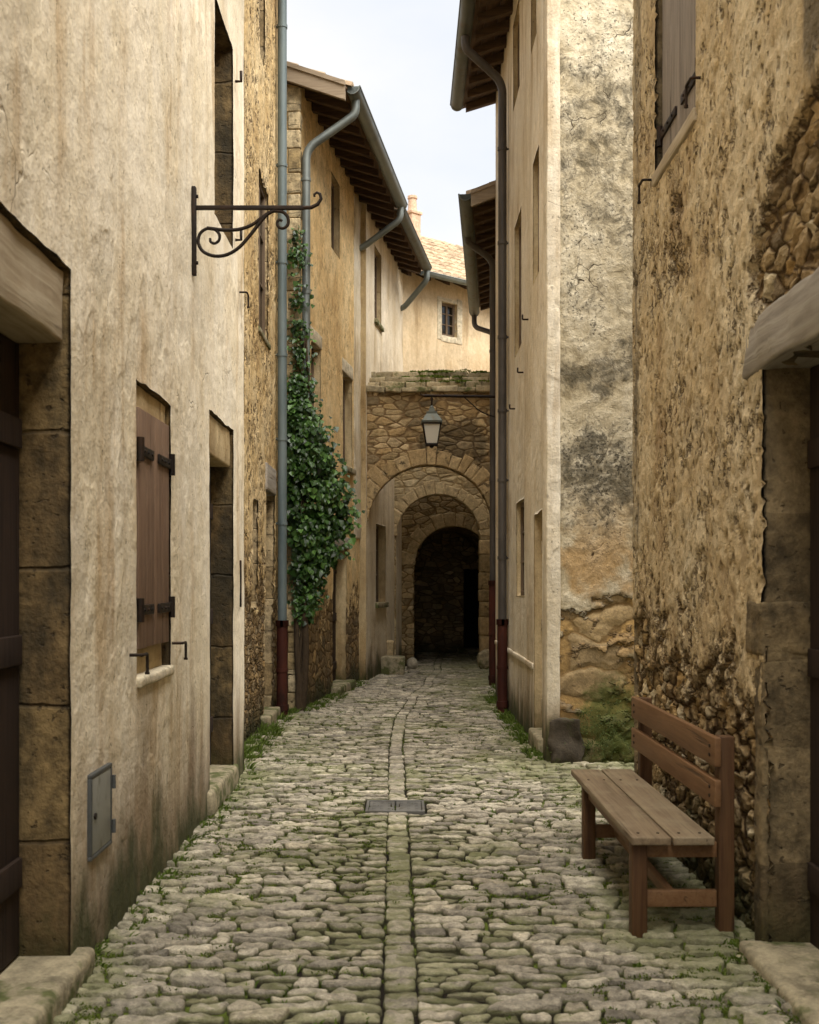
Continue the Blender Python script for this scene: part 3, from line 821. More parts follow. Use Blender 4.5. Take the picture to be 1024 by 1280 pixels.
def cobbles():
    """uneven courses of long rounded setts either side of a single file of channel stones"""
    rr = random.Random(11); CW = .068
    yb = [2.5]
    while yb[-1] < 26.2: yb.append(yb[-1]+rr.uniform(.07, .108)*(1.12 if yb[-1] > 12 else 1))
    def f(k, x):
        s = 1 if x < chan(yb[k]) else 2
        return yb[k]+.05*mnoise.noise(Vector((x*1.2, yb[k]*.55, 4)))+.019*mnoise.noise(Vector((x*2.6, k*7.3, s)))+.008*mnoise.noise(Vector((x*7, k*3.1, 9)))
    mb = MB()
    def clip(poly, nx, ny, d):
        out = []
        for a, b in zip(poly, poly[1:]+poly[:1]):
            da = a[0]*nx+a[1]*ny-d; db = b[0]*nx+b[1]*ny-d
            if da <= 0: out.append(a)
            if (da < 0) != (db < 0) and abs(da-db) > 1e-9:
                t = da/(da-db); out.append((a[0]+(b[0]-a[0])*t, a[1]+(b[1]-a[1])*t))
        return out
    def stone(P, flat=1.0):
        """P: outline in world xy, already inset"""
        n = len(P); mx = sum(p[0] for p in P)/n; my = sum(p[1] for p in P)/n
        if DC[0]-.2 < mx < DC[1]+.2 and DC[2]-.15 < my < DC[3]+.15:
            if DC[2] < my < DC[3] and DC[0] < mx < DC[1]: return
            if my < DC[2] and DC[0] < mx < DC[1]: P = clip(P, 0, 1, DC[2]-.012)
            elif my > DC[3] and DC[0] < mx < DC[1]: P = clip(P, 0, -1, -DC[3]-.012)
            elif mx < DC[0]: P = clip(P, 1, 0, DC[0]-.012) if DC[2]-.03 < my < DC[3]+.03 else P
            else: P = clip(P, -1, 0, -DC[1]-.012) if DC[2]-.03 < my < DC[3]+.03 else P
        if len(P) < 3: return
        ar = abs(sum(a[0]*b[1]-b[0]*a[1] for a, b in zip(P, P[1:]+P[:1])))/2
        if ar < .0016: return
        c1 = rr.uniform(.1, .26)
        for it in range(2 if my < 12 else 1):
            Q = []
            for a, b in zip(P, P[1:]+P[:1]):
                L = math.hypot(b[0]-a[0], b[1]-a[1]); q = min(c1, .02/max(L, 1e-4)) if it == 0 else .25
                Q.append((a[0]+(b[0]-a[0])*q, a[1]+(b[1]-a[1])*q)); Q.append((a[0]+(b[0]-a[0])*(1-q), a[1]+(b[1]-a[1])*(1-q)))
            P = Q
        n = len(P); mx = sum(p[0] for p in P)/n; my = sum(p[1] for p in P)/n
        base = gz(mx, my)+rr.uniform(-.014, .009)*flat; tx = rr.uniform(-.08, .08)*flat; ty = rr.uniform(-.11, .11)*flat; sd = rr.random()*50
        vs = []
        ins = min(.009, math.sqrt(ar)*.1)
        for (off, sc, dz) in ((0, 1, -.085), (0, 1, -.02), (.12, 1, -.007), (.8, 1, -.0012), (1, .62, .0005), (1, .3, .001)):
            for (px, py) in P:
                dx, dy = px-mx, py-my; L = math.hypot(dx, dy) or 1
                k = sc*(1-off*ins/L) if L > ins*1.5 else sc*.5
                qx, qy = dx*k, dy*k
                nv = mnoise.noise_vector(Vector((px*19, py*19, sd)))
                if sc == 1: qx += nv[0]*.0055; qy += nv[1]*.005
                zz = dz+tx*qx+ty*qy+(mnoise.noise(Vector((qx*24+sd, qy*24, sd)))*.0105 if dz > -.012 else 0)
                vs.append((mx+qx, my+qy, base+zz))
        vs.append((mx, my, base+.003))
        fs = []
        for r in range(5):
            for t in range(n): fs.append((r*n+t, r*n+(t+1)%n, (r+1)*n+(t+1)%n, (r+1)*n+t))
        for t in range(n): fs.append((5*n+t, 5*n+(t+1)%n, 6*n))
        mb.add(vs, fs)
    WS = (.09, .11, .13, .15, .16, .18, .2, .22, .25)
    for k in range(len(yb)-1):
        ym = (yb[k]+yb[k+1])/2; cx = chan(ym); far = ym > 12
        xl = XL(ym)-.14; xr = XR(ym)+.08
        if ym > 21.5: xl, xr = .1, 1.8
        for a, b in ((xl, cx-CW+.004), (cx+CW-.004, xr)):
            x = a; s0 = 0.0
            if b-a < .08: continue
            while x < b-.03:
                w = rr.choice(WS)*rr.uniform(.9, 1.12)*(1.1 if far else 1)
                if x+w > b-.09: w = b-x
                last = x+w >= b-.001
                s1 = rr.uniform(-.008, .004) if last else rr.uniform(-.024, .024)
                gx = rr.uniform(.004, .012); gb = rr.uniform(.006, .018); gt = rr.uniform(.006, .018)
                def row(x0, x1, fa, fb, sa0, sa1, sb0, sb1):
                    m = max(2, int((x1-x0)/.05)+1)
                    bot = []; top = []
                    for t in range(m):
                        u = t/(m-1)
                        xb = x0+gx+sa0+(x1-gx+sa1-x0-gx-sa0)*u; xt = x0+gx+sb0+(x1-gx+sb1-x0-gx-sb0)*u
                        bot.append((xb, fa(xb)+gb)); top.append((xt, fb(xt)-gt))
                    return bot+top[::-1]
                fa = lambda q: f(k, q); fb = lambda q: f(k+1, q)
                th = fb(x+w/2)-fa(x+w/2)
                if th < .036:
                    x += w; s0 = s1; continue
                if th > .125 and rr.random() < .6:
                    sp = rr.uniform(.4, .6); fm = lambda q: fa(q)+(fb(q)-fa(q))*sp
                    stone(row(x, x+w, fa, fm, -s0, -s1, 0, 0)); stone(row(x, x+w, fm, fb, 0, 0, s0, s1))
                else: stone(row(x, x+w, fa, fb, -s0, -s1, s0, s1))
                x += w; s0 = s1
    y = 2.6
    while y < 26:
        l = rr.choice((.1, .12, .14, .17, .21)); ym = y+l/2; cx = chan(ym); e = rr.uniform(-.008, .008)
        if not (DC[2]-.02 < ym < DC[3]+.02):
            t = (chan(ym+.1)-chan(ym-.1))/.2; w = CW+rr.uniform(-.012, .002)
            stone([(cx-w+e-t*l/2, y+.005), (cx+e-t*l/2, y+.004), (cx+w+e-t*l/2, y+.005), (cx+w+e+t*l/2, y+l-.006), (cx+e+t*l/2, y+l-.004), (cx-w+e+t*l/2, y+l-.006)], .5)
        y += l
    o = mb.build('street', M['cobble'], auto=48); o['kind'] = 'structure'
cobbles()
# bedding of soil and moss below the stones
mb = MB()
nx, ny = 60, 400
for j in range(ny+1):
    yy = 1.5+26*j/ny
    for i in range(nx+1):
        xx = -2.0+5.2*i/nx
        mb.v.append((xx, yy, gz(xx, yy)-.034+.014*mnoise.noise(Vector((xx*9, yy*9, 0)))))
for j in range(ny):
    for i in range(nx):
        a = j*(nx+1)+i; mb.f.append((a, a+1, a+nx+2, a+nx+1)); mb.m.append(0)
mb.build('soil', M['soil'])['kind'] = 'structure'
mb = MB(); mb.add([(-90,-60,-.09),(90,-60,-.09),(90,140,-.09),(-90,140,-.09)], [(0,1,2,3)])
mb.build('ground', M['earth'])['kind'] = 'structure'

# ------------------------------------------------------------------ LEFT 1: cream house
h = House('plastered_house', (-1.34, 0, 0), rad(90), 1, 'cream plastered house at the left front with a closed brown shutter')
ops = [(3.0, 4.5, .04, 2.86, .26), (5.6, 6.42, 1.11, 2.62, .11), (7.69, 8.77, .1, 2.79, .24), (7.9, 8.75, 4.2, 5.76, .22)]
h.wall(-4, 9.35, 7.4, 6, ops, .04, [M['plaster_l'], M['block_dark'], M['dark']], (2.8, 9.35, .4), (0, 6.8, .3))
h.roof(-4, 9.4, 7.3, .4, 20, 3, rafters=False, coarse=True, barge=False)
# door and lintel at the front left
h.stone('lintel', 2.6, 4.49, .025, .25, 2.56, 2.85, M['lintel_brown'], .014, .012, 20, 5)
h.door(3.0, 4.5, .1, 2.56, .27)
h.stone('doorstep', 2.4, 4.62, -.07, .25, -.05, .1, M['step'], .03, .012, 8)
# shuttered window
h.stone('lintel', 5.605, 6.415, .03, .1, 2.485, 2.615, M['reveal'], .012, .006, 8)
h.stone('apron_stone', 5.605, 6.415, .05, .1, 1.12, 1.27, M['reveal'], .012, .006, 8)
h.shutter(5.64, 6.0, 1.26, 2.49, .0, M['shut_brown'], 2, -1, (1.46, 2.27))
h.shutter(6.006, 6.37, 1.26, 2.49, .0, M['shut_brown'], 2, 1, (1.46, 2.27))
h.stone('window_sill', 5.6, 6.42, -.025, .1, 1.07, 1.125, M['framew'], .015, .006, 6)
h.hook(5.52, 1.245); h.hook(6.5, 1.25)
# second doorway
h.stone('lintel', 7.695, 8.76, .025, .22, 2.5, 2.785, M['reveal'], .015, .006, 6)
h.door(7.69, 8.77, .17, 2.5, .24)
h.stone('doorstep', 7.6, 8.86, -.035, .2, -.04, .175, M['step'], .03, .01, 7)
h.window(7.9, 8.75, 4.2, 5.76, .21)
for z in (4.3, 5.55):
    q = MB(); q.tube([h.P(8.83, -.005, z), h.P(8.83, -.05, z), h.P(8.83, -.05, z+.08)], .012, 8); q.build('hinge_pin', M['iron'], h.e)
h.hook(9.12, 3.95)
q = MB(); h.box(q, 9.1, 9.13, -.012, .01, 1.4, 1.78, r=.004); q.build('iron_strip', M['iron'], h.e)

# ------------------------------------------------------------------ LEFT 2: pebbled stone house
h = House('stone_house', (-1.54, 0, 0), rad(90), 1, 'narrow house of rough pebbled ochre stone with a blue grey downpipe at its far corner')
ops = [(11.33, 11.72, 1.33, 2.45, .16), (11.75, 12.6, 4.28, 5.95, .1), (12.4, 13.2, .08, 2.62, .22), (11.85, 12.3, 7.2, 8.4, .12)]
h.wall(9.3, 13.62, 9.4, 6, ops, .045, [M['rough_l2'], M['block'], M['dark']], None, (0, 7.8, .2), near=1)
h.roof(9.3, 13.7, 9.35, .4, 20, 3, rafters=False, coarse=True, barge=False)
h.door(12.4, 13.2, .1, 2.62, .21)
h.stone('lintel', 12.3, 13.22, -.03, .18, 2.62, 2.92, M['lintel_grey'], .015, .008, 8)
h.stone('doorstep', 12.2, 13.2, -.08, .2, -.05, .14, M['step'], .03, .01, 7)
h.window(11.33, 11.72, 1.33, 2.45, .15, False); h.window(11.75, 12.6, 4.28, 5.95, .09); h.window(11.85, 12.3, 7.2, 8.4, .11)
h.stone('window_sill', 11.7, 12.65, -.03, .08, 4.22, 4.28, M['step'], .012, .006, 6)
h.pipe([(13.3, -.45, 9.36), (13.3, -.45, 9.2), (13.3, -.085, 8.9), (13.3, -.085, 1.1)], .055, M['pipe_blue'], (6.55, 5.4, 4.3, 3.3, 2.3, 8.2), (1.12, 0.0))

# ------------------------------------------------------------------ LEFT 3: ochre house under the long eaves
rz3 = math.atan2(1, T3)
h = House('ochre_house', (-1.31, 13.9, 0), rz3, 1, 'ochre rendered house with deep rafter eaves and a bent grey downpipe behind the ivy')
ops = [(.66, 1.26, 3.5, 4.75, .16), (1.97, 2.58, 6.35, 7.42, .15), (2.1, 3.13, .06, 2.1, .24), (2.83, 3.58, 3.35, 4.75, .18)]
h.wall(0, 4.25, 7.87, 5, ops, .055, [M['rough_l3'], M['reveal'], M['dark']], near=1)
mb = MB(); facade(mb, (0,0,0), (0,1,0), (-1,0,0), 5, 7.87, [], .06, (0, .5, .5))
mb.build('end_wall', [M['rough_l3']]*3, h.e)
# quoins up the near corner, long and short
mb = MB(); z = 0; k = 0
while z < 7.7:
    hh = R.uniform(.22, .31); a, b = ((.3, .14) if k % 2 else (.16, .3))
    mb.rbox(-.025, a*.35, -.02, b, z+.004, min(z+hh, 7.75)-.004, r=.016, jit=.008, cuts=3); z += hh; k += 1
mb.build('quoin', M['quoin'], h.e)
h.roof(-.14, 4.28, 7.62, .63, 21, 2.2, sp=.36, barge=1)
h.gutter(-.1, 4.25, 7.62, .63, M['zinc'], .09)
h.pipe([(.12, -.69, 7.6), (.12, -.69, 7.42), (.02, -.085, 6.98), (.02, -.085, 2.6)], .052, M['zinc'], (5.2, 3.4, 6.6))
h.pipe([(4.12, -.69, 7.6), (4.12, -.69, 7.4), (4.2, -.06, 7.0), (4.2, .1, 6.95)], .05, M['zinc'], name='overflow_pipe')
h.window(.66, 1.26, 3.5, 4.75, .15); h.window(1.97, 2.58, 6.35, 7.42, .14, False); h.window(2.83, 3.58, 3.35, 4.75, .17)
h.door(2.1, 3.13, .06, 2.1, .23)
h.stone('lintel', 1.98, 3.25, -.03, .2, 2.1, 2.28, M['lintel_grey'], .015, .008, 8)
for (a, b, z) in ((.6, 1.32, 3.5), (2.77, 3.64, 3.35)):
    h.stone('window_sill', a, b, -.06, .14, z-.08, z, M['step'], .012, .006, 5)
h.stone('lintel', .6, 1.32, -.012, .14, 4.75, 4.93, M['framew'], .012, .006, 5)
h.stone('lintel', 2.77, 3.64, -.012, .14, 4.75, 4.95, M['framew'], .012, .006, 5)
h.stone('doorstep', 2.0, 3.25, -.13, .2, -.05, .12, M['step'], .03, .01, 7)
# chalky pilaster strip at the joint with the next house
mb = MB(); h.box(mb, 3.72, 4.3, -.018, .2, 2.3, 7.72, r=.02, jit=.016, cuts=22, nscale=4); mb.build('plaster_strip', M['plaster_strip'], h.e, auto=70)
L3E = h.e

# ------------------------------------------------------------------ LEFT 4: cream house behind the first arch
rz4 = math.atan2(1, T4)
h = House('cream_house', (-.63, 18.1, 0), rz4, 1, 'cream plastered house behind the ochre one, its lower wall showing through the first arch')
ops = [(.82, 1.5, 6.05, 7.3, .15), (.95, 1.95, 1.25, 2.6, .2)]
h.wall(0.02, 4.1, 7.77, 5, ops, .07, [M['plaster_b'], M['reveal'], M['dark']])
h.roof(.03, 3.45, 7.56, .5, 21, 2.2, sp=.36, barge=False)
h.gutter(.05, 3.42, 7.56, .5, M['zinc_d'], .085)
h.pipe([(3.36, -.56, 7.54), (3.36, -.56, 7.36), (3.75, -.06, 6.95), (3.8, .1, 6.92)], .055, M['zinc'], name='overflow_pipe')
h.window(.82, 1.5, 6.05, 7.3, .14); h.window(.95, 1.95, 1.25, 2.6, .19)
h.stone('window_sill', .78, 1.54, -.05, .12, 5.98, 6.05, M['step'], .012, .005, 5)
h.stone('window_sill', .9, 2.0, -.05, .12, 1.16, 1.25, M['step'], .012, .005, 5)

# ------------------------------------------------------------------ BACK: house above the passage
h = House('back_house', (-.14, 22.0, 4.6), math.atan2(.65, .76), 1, 'sand coloured house closing the street with one small window and a tiled roof')
ops = [(1.17, 1.6, 2.03, 2.71, .14)]
h.wall(-.6, 6.3, 3.22, 4.5, ops, .07, [M['plaster_back'], M['reveal'], M['dark']])
rf = h.roof(-.6, 6.2, 3.0, .42, 30, 3.6, sp=.5, barge=False)
h.gutter(.2, 6.1, 3.0, .42, M['zinc'], .075)
h.window(1.17, 1.6, 2.03, 2.71, .13)
mb = MB()
for (a, b, u, v) in ((1.05, 1.17, 1.93, 2.8), (1.6, 1.74, 1.9, 2.82), (1.17, 1.6, 1.9, 2.03), (1.17, 1.6, 2.71, 2.8)):
    h.box(mb, a, b, -.012, .1, u, v, r=.01, jit=.008, cuts=3)
mb.build('window_surround', M['framew'], h.e, auto=70)
# chimney on the roof: brick stack, cap and pot
mb = MB(); cx, cy, cz = 2.0, 1.86, 4.1
mb.rbox(cx-.13, cx+.13, cy-.13, cy+.13, cz-.3, cz+1.0, r=.012, jit=.006, cuts=4); mb.rbox(cx-.16, cx+.16, cy-.16, cy+.16, cz+1.0, cz+1.07, r=.01, jit=.005, cuts=2)
ch = mb.build('chimney', M['brick'], h.e, auto=60)
mb = MB(); mb.tube([(cx,cy,cz+1.07), (cx,cy,cz+1.12), (cx,cy,cz+1.36), (cx,cy,cz+1.36), (cx,cy,cz+1.42)], [.12, .1, .088, .11, .105], 14); mb.build('chimney_pot', M['brick'], ch, auto=50)

# ------------------------------------------------------------------ arches
def archwall(name, loc, label, x0, x1, H, cx, r, zs, thick, cell, mat, ring, vm, depth_rows=None, cat='archway', zfloor=0.0, rz=0):
    e = empty(name, loc, rz, label, cat)
    mb = MB()
    n1 = max(2, int((zs-zfloor)/cell)); n2 = max(2, int((H-zs)/cell))
    zl = [zfloor+(zs-zfloor)*i/n1 for i in range(n1+1)]
    na = max(16, int(math.pi*r/cell))
    def col_full(x): return [(x, z) for z in zl]+[(x, zs+(H-zs)*i/n2) for i in range(1, n2+1)]
    vid = {}
    def V(x, y, z):
        k = (round(x, 4), round(y, 4), round(z, 4))
        if k not in vid: vid[k] = len(mb.v); mb.v.append((x, y, z))
        return vid[k]
    def F(*q): mb.f.append(q); mb.m.append(0)
    def strip(cols):
        for a, b in zip(cols, cols[1:]):
            for i in range(len(a)-1):
                q = [V(a[i][0],0,a[i][1]), V(b[i][0],0,b[i][1]), V(b[i+1][0],0,b[i+1][1]), V(a[i+1][0],0,a[i+1][1])]
                if len(set(q)) == 4: F(*q)
    def xs(a, b): 
        n = max(1, int((b-a)/cell)); return [a+(b-a)*i/n for i in range(n+1)]
    if cx-r > x0+.01: strip([col_full(x) for x in xs(x0, cx-r)])
    if x1 > cx+r+.01: strip([col_full(x) for x in xs(cx+r, x1)])
    ac = []
    for i in range(na+1):
        a = math.pi-math.pi*i/na; x = cx+r*math.cos(a); b = zs+r*math.sin(a)
        if i in (0, na): x = cx-r if i == 0 else cx+r; b = zs
        ac.append([(x, b+(H-b)*k/n2) for k in range(n2+1)])
    strip(ac)
    # jambs and soffit
    ds = [0, .02, .08]; 
    while ds[-1] < thick-.01: ds.append(min(thick, ds[-1]+max(.12, cell*2)))
    edge = [(cx-r, z) for z in zl]+[(q[0][0], q[0][1]) for q in ac[1:-1]]+[(cx+r, z) for z in reversed(zl)]
    for (a, b) in zip(edge, edge[1:]):
        for d0, d1 in zip(ds, ds[1:]):
            F(V(a[0],d0,a[1]), V(a[0],d1,a[1]), V(b[0],d1,b[1]), V(b[0],d0,b[1]))
    # back, top, sides
    mb.add([(x0,0,H),(x1,0,H),(x1,thick,H),(x0,thick,H)], [(0,1,2,3)])
    mb.add([(x0,0,zfloor),(x0,0,H),(x0,thick,H),(x0,thick,zfloor)], [(0,1,2,3)]); mb.add([(x1,0,zfloor),(x1,0,H),(x1,thick,H),(x1,thick,zfloor)], [(3,2,1,0)])
    if thick < 2:
        bk = [(x0, zfloor)]
        mb.add([(x0,thick,zfloor),(cx-r,thick,zfloor),(cx-r,thick,H),(x0,thick,H)], [(3,2,1,0)])
        mb.add([(cx+r,thick,zfloor),(x1,thick,zfloor),(x1,thick,H),(cx+r,thick,H)], [(3,2,1,0)])
        for (a, b) in zip(ac, ac[1:]): mb.add([(a[0][0],thick,a[0][1]),(b[0][0],thick,b[0][1]),(b[0][0],thick,H),(a[0][0],thick,H)], [(3,2,1,0)])
    w = mb.build('wall', mat, e)
    # ring of wedge stones
    q = MB(); a = math.pi; k = 0
    while a > .02:
        da = R.uniform(.6, 1.35)*.2/r
        if a-da < .1: da = a
        rw = ring*R.uniform(.7, 1.2); g = .009/r/2
        a0, a1 = a-g, a-da+g; pr = R.uniform(.002, .016)
        vs = []
        for (yy, ins) in ((.14, 0), (-pr+.012, 0), (-pr, .014)):
            for (rr_, aa) in ((r-.012+ins, a0-ins/r), (r-.012+ins, (a0+a1)/2), (r-.012+ins, a1+ins/r), (r+rw-ins, a1+ins/r), (r+rw-ins, (a0+a1)/2), (r+rw-ins, a0-ins/r)):
                jx = R.uniform(-.014, .014); vs.append((cx+(rr_+jx)*math.cos(aa), yy, zs+(rr_+R.uniform(-.004, .01))*math.sin(aa)))
        fs = []
        for l in (0, 6):
            for t in range(6): fs.append((l+t, l+6+t, l+6+(t+1)%6, l+(t+1)%6))
        fs += [(12, 17, 16, 13), (13, 16, 15, 14)]
        q.add(vs, fs); a -= da; k += 1
    q.build('arch_ring', vm, e, smooth=False)
    return e
A1 = archwall('stone_archway', (0, 18.2, 0), 'rubble stone archway with mossy slab coping across the street, nearest arch behind the lantern', -.8, 1.52, 4.7, .41, 1.03, 2.49, .4, .04, M['mas1'], .28, M['vous'])
# dressed jamb stones
def jambs(e, x0, x1, zt, mat, hh=.38, n='jamb_stone', d=.36, y0=-.02):
    mb = MB(); z = 0
    while z < zt-.05:
        h_ = min(R.uniform(.75, 1.2)*hh, zt-z)
        mb.rbox(x0+R.uniform(-.02, .02), x1, y0, d, z+.005, z+h_-.005, r=.02, jit=.01, cuts=3); z += h_
    mb.build(n, mat, e, auto=70)
jambs(A1, -.73, -.615, 2.48, M['vous'])
mb = MB()
for k in range(4):
    x = -.86
    while x < 1.5:
        w = R.uniform(.18, .48); x1 = min(x+w, 1.52)
        y0 = -.09+.16*k+R.uniform(-.035, .03)
        mb.rbox(x+.004, x1-.004, y0, y0+.5, 4.685+.1*k+R.uniform(-.008, .008), 4.77+.105*k+R.uniform(-.012, .018), r=.014, jit=.016, cuts=4, nscale=5)
        x = x1
mb.build('coping', M['slab'], A1, auto=60)
def mossball(mb, ce, rx, ry, rz, n, ls, rr=R):
    for _ in range(n):
        a = rr.uniform(0, 2*math.pi); u = rr.random()
        el = math.acos(1-u)
        d = Vector((math.cos(a)*math.sin(el), math.sin(a)*math.sin(el), math.cos(el)))
        p = Vector((ce[0]+d.x*rx, ce[1]+d.y*ry, ce[2]+d.z*rz))
        t = Vector((rr.uniform(-1,1), rr.uniform(-1,1), rr.uniform(.1,1.2))).normalized(); s = t.cross(Vector((rr.uniform(-1,1), rr.uniform(-1,1), rr.uniform(-1,1)))).normalized()
        l = ls*rr.uniform(.6, 1.4)
        mb.add([p-s*l*.35, p+s*l*.35, p+s*l*.2+t*l*.7, p+t*l, p-s*l*.2+t*l*.7], [(0,1,2,3,4)])
mb = MB()
for _ in range(48):
    x = .0+1.4*R.betavariate(1.5, 1.7); k = R.choice((1, 2, 3, 3, 3))
    yy = -.07+.16*k+R.uniform(-.02, .16); rr_ = R.uniform(.05, .13)
    mossball(mb, (x, yy, 4.755+.105*k), rr_*1.5, rr_, rr_*.45, 130, .026)
mb.build('moss', M['mossleaf'], A1, smooth=False)
A2 = archwall('pale_archway', (0, 21.0, 0), 'pale stone archway standing inside the first arch, second of the three arches', -.2, 2.0, 4.4, .63, .79, 2.47, .4, .05, M['mas2'], .24, M['vous2'])
jambs(A2, 1.415, 1.62, 2.4, M['vous'], .3)
A3 = archwall('passage_arch', (0, 21.9, 0), 'dark vaulted passage with a stone arch at the far end of the street', -.4, 2.6, 4.6, .955, .77, 1.94, 3.8, .06, M['mas3'], .23, M['vous2'])
mb = MB(); facade(mb, (-.4, 3.78, 0), (1,0,0), (0,-1,0), 3.0, 3.4, [(1.75, 2.14, .1, 1.9, .3)], .07, z0=-.2)
mb.build('back_wall', [M['mas3'], M['block_dark'], M['dark']], A3)
mb = MB(); mb.rbox(1.2, 1.9, 3.45, 3.77, -.04, .1, r=.02, jit=.008, cuts=4); mb.build('doorstep', M['step'], A3, auto=70)

# ------------------------------------------------------------------ RIGHT 1: ochre house with the bench
h = House('rough_house', (1.535, 0, 0), rad(90), -1, 'rough pitted ochre house at the right front with a grey shutter and timber door lintel')
ops = [(3.0, 4.79, .0, 2.52, .26), (5.88, 6.84, 4.02, 5.6, .13)]
h.wall(-4, 7.49, 7.0, 6, ops, .02, [M['rough_r1'], M['block_r'], M['dark']], (3.4, 7.49, .4), (0, 5.6, .3), far=True)
h.roof(-4, 7.5, 6.95, .35, 20, 3, rafters=False, coarse=True, barge=False)
h.stone('lintel', 2.6, 5.0, -.024, .24, 2.51, 2.75, M['lintel_grey'], .02, .02, 22, 6)
h.door(3.0, 4.79, .0, 2.52, .26)
mb = MB()
for (a, z0, z1, pr) in ((5.0, 1.285, 1.52, .016), (4.9, .02, 1.275, .01)):
    h.box(mb, 4.785, a, -pr, .25, z0, z1, r=.02, jit=.01, cuts=6, nscale=8)
mb.build('jamb_stone', M['block_r'], h.e, auto=70)
h.stone('doorstep', 2.4, 4.83, -.1, .25, -.06, .06, M['step'], .03, .014, 9)
h.shutter(5.95, 6.385, 4.1, 5.5, .035, M['shut_grey'], 2, -1, (4.32, 5.3)); h.shutter(6.391, 6.825, 4.1, 5.5, .035, M['shut_grey'], 2, 1, (4.32, 5.3))
h.stone('window_sill', 5.86, 6.86, -.025, .12, 4.015, 4.09, M['lintel_brown'], .01, .004, 6)
h.hook(5.82, 4.2, .06, .1); h.hook(6.95, 4.08, .07, .1)

# ------------------------------------------------------------------ RIGHT 2: pale house with the stained end wall
h = House('pale_house', (1.27, 0, 0), rad(90), -1, 'tall pale house with a black stained end wall and a dark downpipe, beyond the bench')
ops = [(10.35, 11.0, .1, 2.27, .16), (11.9, 12.75, 1.45, 2.5, .12), (10.6, 11.1, 4.55, 5.75, .12), (12.2, 12.95, 4.2, 5.7, .12), (10.8, 11.25, 6.9, 8.0, .12), (12.4, 13.1, 7.1, 8.1, .12)]
h.wall(9.9, 15.65, 8.43, 6, ops, .06, [M['plaster_r'], M['reveal'], M['dark']], near=1)
mb = MB(); facade(mb, (9.88, -.02, 0), (0,-1,0), (-1,0,0), 6, 8.43, [], .022, (0, 1.3, .5), (0, 7.0, .3))
mb.build('end_wall', [M['stained']]*3, h.e)
mb = MB(); h.box(mb, 9.85, 10.1, -.022, .1, .0, 8.4, r=.014, jit=.01, cuts=26, nscale=3); mb.build('corner_strip', M['plaster_r'], h.e, auto=70)
h.roof(9.8, 15.75, 8.25, .475, 20, 2.6, sp=.4, barge=True)
h.gutter(9.8, 15.72, 8.25, .475, M['zinc_d'], .09)
h.pipe([(13.55, -.535, 8.2), (13.55, -.535, 8.06), (13.7, -.075, 7.72), (13.7, -.075, 1.15)], .052, M['pipe_dark'], (6.9, 5.75, 4.6, 3.7, 2.85, 1.9), (1.12, 0.0))
for q in ops[1:]: h.window(q[0], q[1], q[2], q[3], q[4]-.01)
h.door(10.35, 11.0, .1, 2.27, .15, M['lintel_brown'], 4, False)
h.stone('doorstep', 10.25, 11.05, -.05, .15, -.04, .17, M['step'], .02, .008, 6)
mb = MB(); h.box(mb, 11.05, 15.6, -.02, .05, .74, .8, r=.012, jit=.008, cuts=22, nscale=4); mb.build('plinth_ledge', M['plaster_r'], h.e, auto=70)
for (x, z) in ((12.0, 3.85), (11.5, 4.3), (12.9, 3.6)):
    q = MB(); q.tube(bend([h.P(x, .02, z), h.P(x, -.06, z), h.P(x, -.06, z+.05)], .01, 3), .009, 8); q.build('hinge_pin', M['iron'], h.e)

# ------------------------------------------------------------------ RIGHT 3: low eaves beyond
rzr = math.atan2(1, TR3)
h = House('far_house', (1.3, 15.7, 0), rzr, -1, 'low eaved house on the right beyond the dark downpipe, carrying the street lantern')
h.wall(0, 6.4, 7.2, 5, [], .12, [M['plaster_r'], M['reveal'], M['dark']])
h.roof(-.02, 6.35, 7.0, .39, 20, 2.4, sp=.42, barge=True)
h.gutter(-.02, 6.35, 7.0, .39, M['zinc_d'], .09, slope=-.14)
h.pipe([(1.6, -.45, 6.95), (1.6, -.45, 6.86), (1.75, -.07, 6.62), (1.75, -.07, 1.6)], .05, M['pipe_dark'], (5.2, 3.2), (1.6, .0))
h.pipe([(6.2, -.45, 6.85), (6.2, -.45, 6.6), (5.9, -.07, 6.4), (5.9, .1, 6.38)], .05, M['pipe_dark'], name='overflow_pipe')
# ------------------------------------------------------------------ iron bracket on the cream house
def spiral(cx, cz, r0, r1, a0, turns, n=28):
    return [(cx+(r0+(r1-r0)*t/n)*math.cos(a0+turns*2*math.pi*t/n), cz+(r0+(r1-r0)*t/n)*math.sin(a0+turns*2*math.pi*t/n)) for t in range(n+1)]
e = empty('wall_bracket', (-1.34, 7.08, 3.5), 0, 'black wrought iron sign bracket with scrolled brace and no sign on the cream wall', 'bracket')
mb = MB(); mb.rbox(-.005, .022, -.022, .022, .04, .6, r=.006); 
for z in (.12, .54): mb.tube([(.02, 0, z), (.034, 0, z)], .012, 8)
mb.build('back_bar', M['iron'], e, auto=50)
mb = MB(); mb.rbox(.015, .7, -.013, .013, .455, .481, r=.004)
tip = [(.69, .468), (.75, .47), (.79, .49), (.812, .525), (.805, .555), (.785, .565), (.768, .552), (.77, .538)]
mb.tube([(x, 0, z) for x, z in tip], [.013, .013, .012, .011, .010, .009, .008, .007], 8); mb.build('arm', M['iron'], e, auto=50)
mb = MB()
S1 = [(.52, .452), (.47, .43), (.42, .37), (.36, .29), (.29, .21), (.21, .165), (.13, .16), (.06, .19), (.03, .25), (.045, .31), (.09, .34), (.14, .335), (.172, .30), (.168, .26), (.14, .24), (.112, .25), (.11, .275)]
P = bend([(x, 0, z) for x, z in S1], .05, 3); mb.tube(P, [.0125*(1-.3*i/len(P)) for i in range(len(P))], 8)
